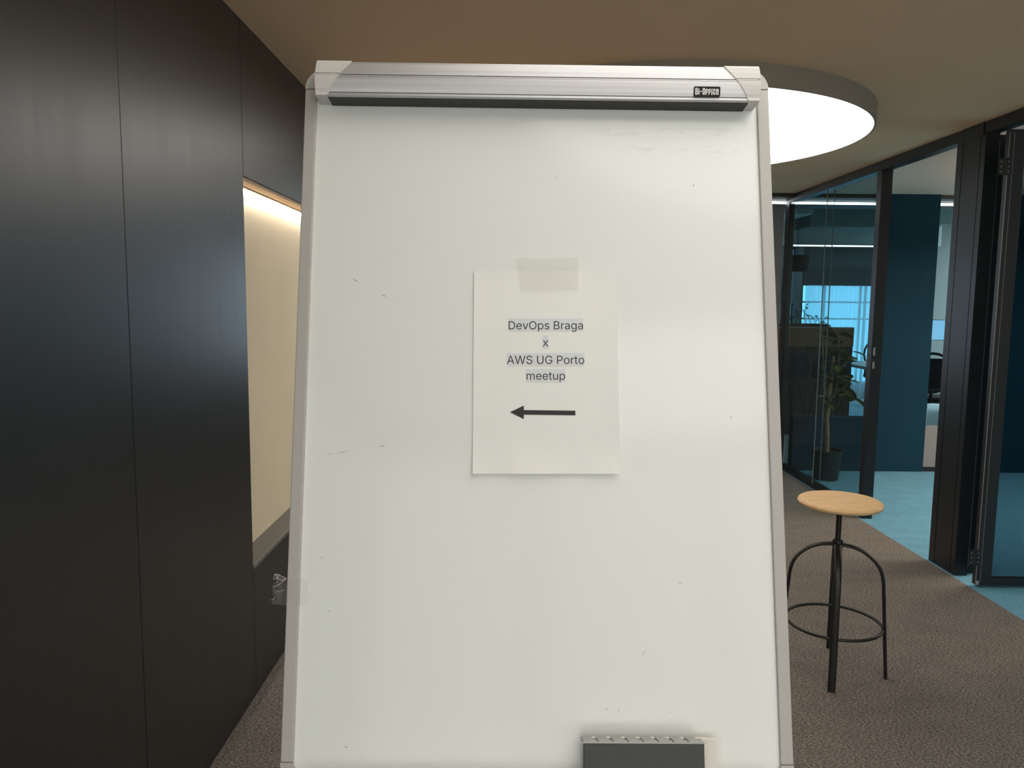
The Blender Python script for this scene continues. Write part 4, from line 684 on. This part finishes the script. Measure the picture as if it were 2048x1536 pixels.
# ================================================================== POTTED TREE INSIDE THE ROOM
pp = empty('potted_plant', (2.905, 6.87, 0)); tag(pp, 'leafy potted tree in a charcoal pot behind the glass partition', 'plant')
obj('pot', lathe(BM(), [(0, 0.0), (0.098, 0.0), (0.102, 0.004), (0.130, 0.258), (0.134, 0.262), (0.134, 0.272), (0.126, 0.272), (0.122, 0.24), (0, 0.24)], 40), 'pot', pp, True)
obj('soil', lathe(BM(), [(0, 0.252), (0.122, 0.250), (0.122, 0.241), (0, 0.241)], 24), 'soil', pp)
obj('trunk', tube(BM(), [(-0.005, 0, 0.235), (-0.008, 0, 0.40), (-0.018, 0.01, 0.55), (-0.012, 0, 0.72), (0.0, 0, 0.95), (0.01, 0, 1.12)], 0.022, 10, radii=[1.1, 1, .95, 1.1, .8, .5]), 'bark', pp, True)
BR = [[(-0.012, 0, 0.68), (-0.04, 0.01, 0.78), (-0.07, 0.01, 0.90), (-0.075, 0, 1.05), (-0.10, 0.0, 1.28), (-0.11, 0, 1.42)],
      [(-0.01, 0, 0.70), (0.04, -0.02, 0.80), (0.05, -0.02, 0.95), (0.06, 0, 1.15), (0.04, 0, 1.32)],
      [(-0.012, 0, 0.74), (0.07, 0.02, 0.76), (0.15, 0.03, 0.78), (0.21, 0.0, 0.74)],
      [(-0.012, 0, 0.66), (-0.07, -0.02, 0.72), (-0.13, -0.03, 0.75)],
      [(0.05, -0.02, 0.95), (0.12, 0.0, 1.06), (0.19, 0.03, 1.16)],
      [(0.04, -0.02, 0.80), (0.11, -0.05, 0.86), (0.16, -0.06, 0.93)]]
for b in BR: obj('branch', tube(BM(), b, 0.009, 7, radii=[1.2 - 0.8 * i / (len(b) - 1) for i in range(len(b))]), 'bark', pp, True)
def leaf_mesh(nm, L, W, droop, m_):
    bm = BM(); rows = []
    for i in range(6):
        t = i / 5; w_ = W * math.sin(PI * min(1, 0.06 + 0.9 * t) ** 0.8) * (1 if t < 1 else 0.1); z = -droop * t * t
        rows.append([bm.verts.new((t * L, -w_ / 2, z + 0.25 * w_ * 0.3)), bm.verts.new((t * L, 0, z)), bm.verts.new((t * L, w_ / 2, z + 0.25 * w_ * 0.3))])
    for a, b in zip(rows, rows[1:]):
        bm.faces.new((a[0], b[0], b[1], a[1])); bm.faces.new((a[1], b[1], b[2], a[2]))
    bmesh.ops.solidify(bm, geom=bm.faces[:], thickness=0.0008)
    me = bpy.data.meshes.new(nm); bm.to_mesh(me); bm.free(); me.materials.append(MT[m_])
    me.polygons.foreach_set('use_smooth', [True] * len(me.polygons)); return me
LM = [leaf_mesh('leaf', 0.15, 0.115, 0.04, 'leaf'), leaf_mesh('leaf', 0.12, 0.09, 0.03, 'leaf'), leaf_mesh('leaf', 0.13, 0.10, 0.05, 'leaf2')]
def add_leaf(me, p, az, pitch, parent, sc=1.0):
    o = bpy.data.objects.new('leaf', me); COL.objects.link(o); o.parent = parent; o.location = p; o.rotation_euler = (random.uniform(-.4, .4), pitch, az); o.scale = (sc,) * 3
rnd = random.Random(3)
for bi, b in enumerate(BR):
    n = (11, 11, 6, 5, 7, 5)[bi]
    for k in range(n):
        t = 0.35 + 0.65 * k / (n - 1); f = t * (len(b) - 1); i = min(int(f), len(b) - 2); p = Vector(b[i]).lerp(Vector(b[i + 1]), f - i)
        az = k * 2.4 + bi
        if p.x + 0.165 * math.cos(az) < -0.17: az = PI - az
        p.x = max(p.x, -0.165)
        add_leaf(LM[2] if bi in (2, 3) and k % 2 else LM[k % 2], p, az, rnd.uniform(-0.5, 0.35), pp, rnd.uniform(0.75, 1.1) * (1 if p.y + 0.15 * math.sin(az) < 0.22 else 0.7))

# ================================================================== OPEN OFFICE BEYOND
# cabinet with planter top
cb = empty('planter_cabinet', (3.60, 9.25, 0)); tag(cb, 'long brown wood cabinet with planting on top, in the office behind', 'cabinet')
obj('carcass', bx(-0.56, 0.545, 0.01, 0.40, 0, 1.075), 'charcoal', cb)
obj('fascia_board', bx(-0.56, 0.553, -0.012, 0.41, 1.075, 1.300, bev=0.002, seg=1), 'brown', cb)
obj('top_edging', bx(-0.56, 0.553, -0.014, 0.06, 1.300, 1.312), 'pale_edge', cb)
for k in range(4):
    a = -0.555 + k * 0.277
    obj('door', bx(a + 0.002, a + 0.272, -0.006, 0.012, 0.05, 1.072, bev=0.001, seg=1), 'brown' if k == 0 else 'charcoal', cb)
obj('planter_trough', bx(-0.54, 0.30, 0.10, 0.38, 1.300, 1.345), 'charcoal', cb)
pl = empty('trough_plant', (3.62, 9.48, 1.3455)); tag(pl, 'small dark leafy plant in the planter on the brown cabinet', 'plant')
rnd = random.Random(5); stems = []
for k in range(12):
    x = -0.26 + 0.045 * k + rnd.uniform(-.02, .02); hgt = 0.06 + 0.14 * math.exp(-((x - 0.02) / 0.12) ** 2) + rnd.uniform(0, 0.03); lean = rnd.uniform(-0.10, 0.08)
    obj('stem', tube(BM(), [(x, 0, 0), (x + lean * .4, 0, hgt * .6), (x + lean, 0, hgt)], 0.003, 5), 'leaf_dark', pl); stems.append((x, lean, hgt))
SML = leaf_mesh('leaf', 0.055, 0.028, 0.01, 'leaf_dark')
for x, l, hgt in stems:
    for q in (0.5, 0.75, 0.9, 1.0):
        add_leaf(SML, Vector((x + l * q, 0, hgt * q)), rnd.uniform(0, 6.28), rnd.uniform(-0.9, 0.4), pl, rnd.uniform(.7, 1.1))
# bar chairs with blue shells in front of the cabinet
def bar_chair(x, y, rz, label):
    t = empty('bar_chair', (x, y, 0), rz); tag(t, label, 'bar chair', 'blue bar chairs at the cabinet')
    bm = BM(); rows = []
    prof_ = [(0.20, 0.74), (0.17, 0.755), (0.05, 0.745), (-0.08, 0.75), (-0.15, 0.79), (-0.185, 0.87), (-0.20, 0.96), (-0.205, 1.04)]
    for i, (yy, zz) in enumerate(prof_):
        wv = 0.20 if i < 6 else (0.19, 0.15)[i - 6]; rows.append([bm.verts.new((wv * s, yy - (0.06 * abs(s) ** 2 * -1 if i > 3 else 0), zz + (0.03 * abs(s) ** 2 if i < 4 else 0))) for s in (-1, -.6, -.2, .2, .6, 1)])
    for a, b in zip(rows, rows[1:]):
        for j in range(5): bm.faces.new((a[j], a[j + 1], b[j + 1], b[j]))
    bmesh.ops.solidify(bm, geom=bm.faces[:], thickness=0.012)
    obj('shell_seat', bm, 'blue_shell', t, True)
    for sx in (-1, 1):
        for sy in (-1, 1):
            obj('leg', tube(BM(), [(0.10 * sx, 0.10 * sy, 0.742), (0.20 * sx, 0.19 * sy, 0.0)], 0.009, 8), 'blackmat', t, True)
    r = [(0.172 * a, 0.165 * b, 0.20) for a, b in ((-1, -1), (1, -1), (1, 1), (-1, 1))]
    obj('foot_rail', tube(BM(), r, 0.007, 6, closed=True, side=(0, 0, 1)), 'blackmat', t)
    return t
bar_chair(3.11, 8.55, 0.1, 'blue shell bar chair at the left end of the brown cabinet')
bar_chair(3.58, 8.55, -0.2, 'blue shell bar chair at the right end of the brown cabinet')

# acoustic rafts and fascia under the office ceiling
def raft(x0, x1, y0, y1, z0, z1, label, m_='raft'):
    o = obj('acoustic_raft', bx(-(x1 - x0) / 2, (x1 - x0) / 2, -(y1 - y0) / 2, (y1 - y0) / 2, 0, z1 - z0, bev=0.01), m_); o.location = ((x0 + x1) / 2, (y0 + y1) / 2, z0)
    tag(o, label, 'ceiling panel', 'acoustic rafts'); return o
raft(4.20, 5.35, 10.9, 11.5, 2.66, 3.05, 'large blue grey acoustic raft near the middle of the office ceiling')
raft(3.30, 3.85, 9.9, 10.8, 2.72, 3.05, 'small pale acoustic raft left of the large one', 'fascia')
raft(5.55, 6.35, 11.2, 11.9, 2.74, 3.05, 'small acoustic raft right of the large one')
raft(3.03, 6.9, 12.43, 12.60, 2.527, 3.05, 'pale fascia board above the deeper linear light', 'fascia')
raft(3.10, 5.2, 8.75, 9.2, 2.70, 3.05, 'dark raft nearest the bulkhead in the office', 'charcoal')
# blinds and curtain
o = obj('roller_blind', bx(-0.98, 0.98, -0.01, 0.01, 0, 0.31), 'blind_dark'); o.location = (5.90, 12.96, 1.895); tag(o, 'dark roller blind pulled down above the sheer curtain', 'blind')
o = obj('roller_blind', bx(-0.085, 0.085, -0.004, 0.004, 0, 0.62), 'blind_grey'); o.location = (4.705, 12.95, 1.60); tag(o, 'grey roller blind half down in the narrow window', 'blind')
bm = BM(); nseg = 150; A = []
for i in range(nseg + 1):
    x = -0.97 + 1.94 * i / nseg; y = 0.022 * math.sin(i * 0.9 + 1.2 * math.sin(i * 0.13)) + 0.012 * math.sin(i * 2.3)
    A.append((bm.verts.new((x, y, 0)), bm.verts.new((x, y * 0.8, 1.897))))
for a, b in zip(A, A[1:]): bm.faces.new((a[0], b[0], b[1], a[1]))
o = obj('sheer_curtain', bm, 'curtain', None, True); o.location = (5.90, 12.86, 0.002); tag(o, 'pale sheer curtain across the bright office window', 'curtain')
# drum pendant
pd = empty('pendant_lamp', (4.30, 11.6, 2.07)); tag(pd, 'dark drum pendant hanging before the narrow office window', 'pendant lamp')
obj('drum_shade', lathe(BM(), [(0.13, 0.0), (0.165, 0.03), (0.175, 0.10), (0.175, 0.19), (0.16, 0.235), (0.02, 0.245), (0.02, 0.235), (0.15, 0.225), (0.165, 0.18), (0.165, 0.10), (0.155, 0.03), (0.13, 0.0)], 32), 'drum', pd, True)
obj('cord', tube(BM(), [(0, 0, 0.24), (0, 0, 0.98)], 0.004, 6), 'drum', pd)
# desk, monitor, chair
dk = empty('desk', (6.0, 10.6, 0)); tag(dk, 'pale office desk seen past the navy wall', 'desk')
obj('desk_top', bx(-1.1, 1.4, -1.0, 1.0, 0.70, 0.74, bev=0.003), 'desk', dk)
for sx in (-1.0, 1.3):
    for sy in (-0.9, 0.9): obj('leg', bx(sx - 0.03, sx + 0.03, sy - 0.03, sy + 0.03, 0, 0.70), 'charcoal', dk)
obj('modesty_panel', bx(-0.97, 1.27, -0.1, -0.08, 0.40, 0.70), 'charcoal', dk)
mo = empty('monitor', (6.22, 11.2, 0.74)); tag(mo, 'flat monitor with blue lit screen on the pale desk', 'monitor')
obj('screen_housing', bx(-0.28, 0.155, 0.0, 0.03, 0.34, 0.64, bev=0.004), 'mesh_black', mo)
obj('screen', bx(-0.272, 0.147, -0.003, 0.0, 0.348, 0.632), 'screen', mo)
obj('stand', bx(-0.09, -0.03, 0.03, 0.05, 0.008, 0.40), 'mesh_black', mo)
obj('base', bx(-0.17, 0.05, -0.06, 0.12, 0.0, 0.012, bev=0.003), 'mesh_black', mo)
def office_chair(x, y, rz, label):
    t = empty('office_chair', (x, y, 0), rz); tag(t, label, 'office chair', 'black office chairs')
    obj('seat', bx(-0.24, 0.24, -0.23, 0.23, 0.44, 0.51, bev=0.03, seg=3), 'mesh_black', t, True)
    fr = [(0.22 * math.cos(a), 0.24 + 0.02 * math.sin(a), 0.80 + 0.23 * math.sin(a)) for a in [2 * PI * i / 24 for i in range(24)]]
    obj('backrest_frame', tube(BM(), fr, 0.016, 8, closed=True), 'mesh_black', t, True)
    obj('back_mesh', bx(-0.16, 0.16, 0.235, 0.243, 0.62, 0.97), 'mesh_black', t)
    obj('back_post', tube(BM(), [(0, 0.02, 0.43), (0, 0.26, 0.46), (0, 0.262, 0.60)], 0.018, 8), 'mesh_black', t, True)
    for s in (-1, 1): obj('armrest', tube(BM(), [(0.24 * s, 0.1, 0.47), (0.29 * s, 0.1, 0.50), (0.29 * s, 0.1, 0.68), (0.29 * s, -0.14, 0.69)], 0.016, 8), 'mesh_black', t, True)
    obj('gas_lift', lathe(BM(), [(0, 0.445), (0.025, 0.445), (0.025, 0.08), (0, 0.08)], 16), 'silver', t, True)
    for k in range(5):
        a = 2 * PI * k / 5; e = Vector((0.29 * math.cos(a), 0.29 * math.sin(a), 0.065))
        sp = obj('base_spoke', tube(BM(), [(0, 0, 0.10), e], 0.018, 8), 'silver', t, True)
        w_ = lathe(BM(), [(0, -0.02), (0.028, -0.02), (0.028, 0.02), (0, 0.02)], 14); w_.transform(Matrix.Translation((e.x, e.y, 0.028)) @ Matrix.Rotation(a, 4, 'Z') @ Matrix.Rotation(PI / 2, 4, 'X'))
        obj('castor', w_, 'mesh_black', sp, True)
    return t
office_chair(5.02, 9.15, PI * 0.9, 'black office chair in front of the pale desk past the navy wall')
office_chair(5.90, 11.95, 0.2, 'black office chair behind the pale desk and monitor')
office_chair(4.35, 10.65, 2.2, 'black office chair seen past the right end of the brown cabinet')
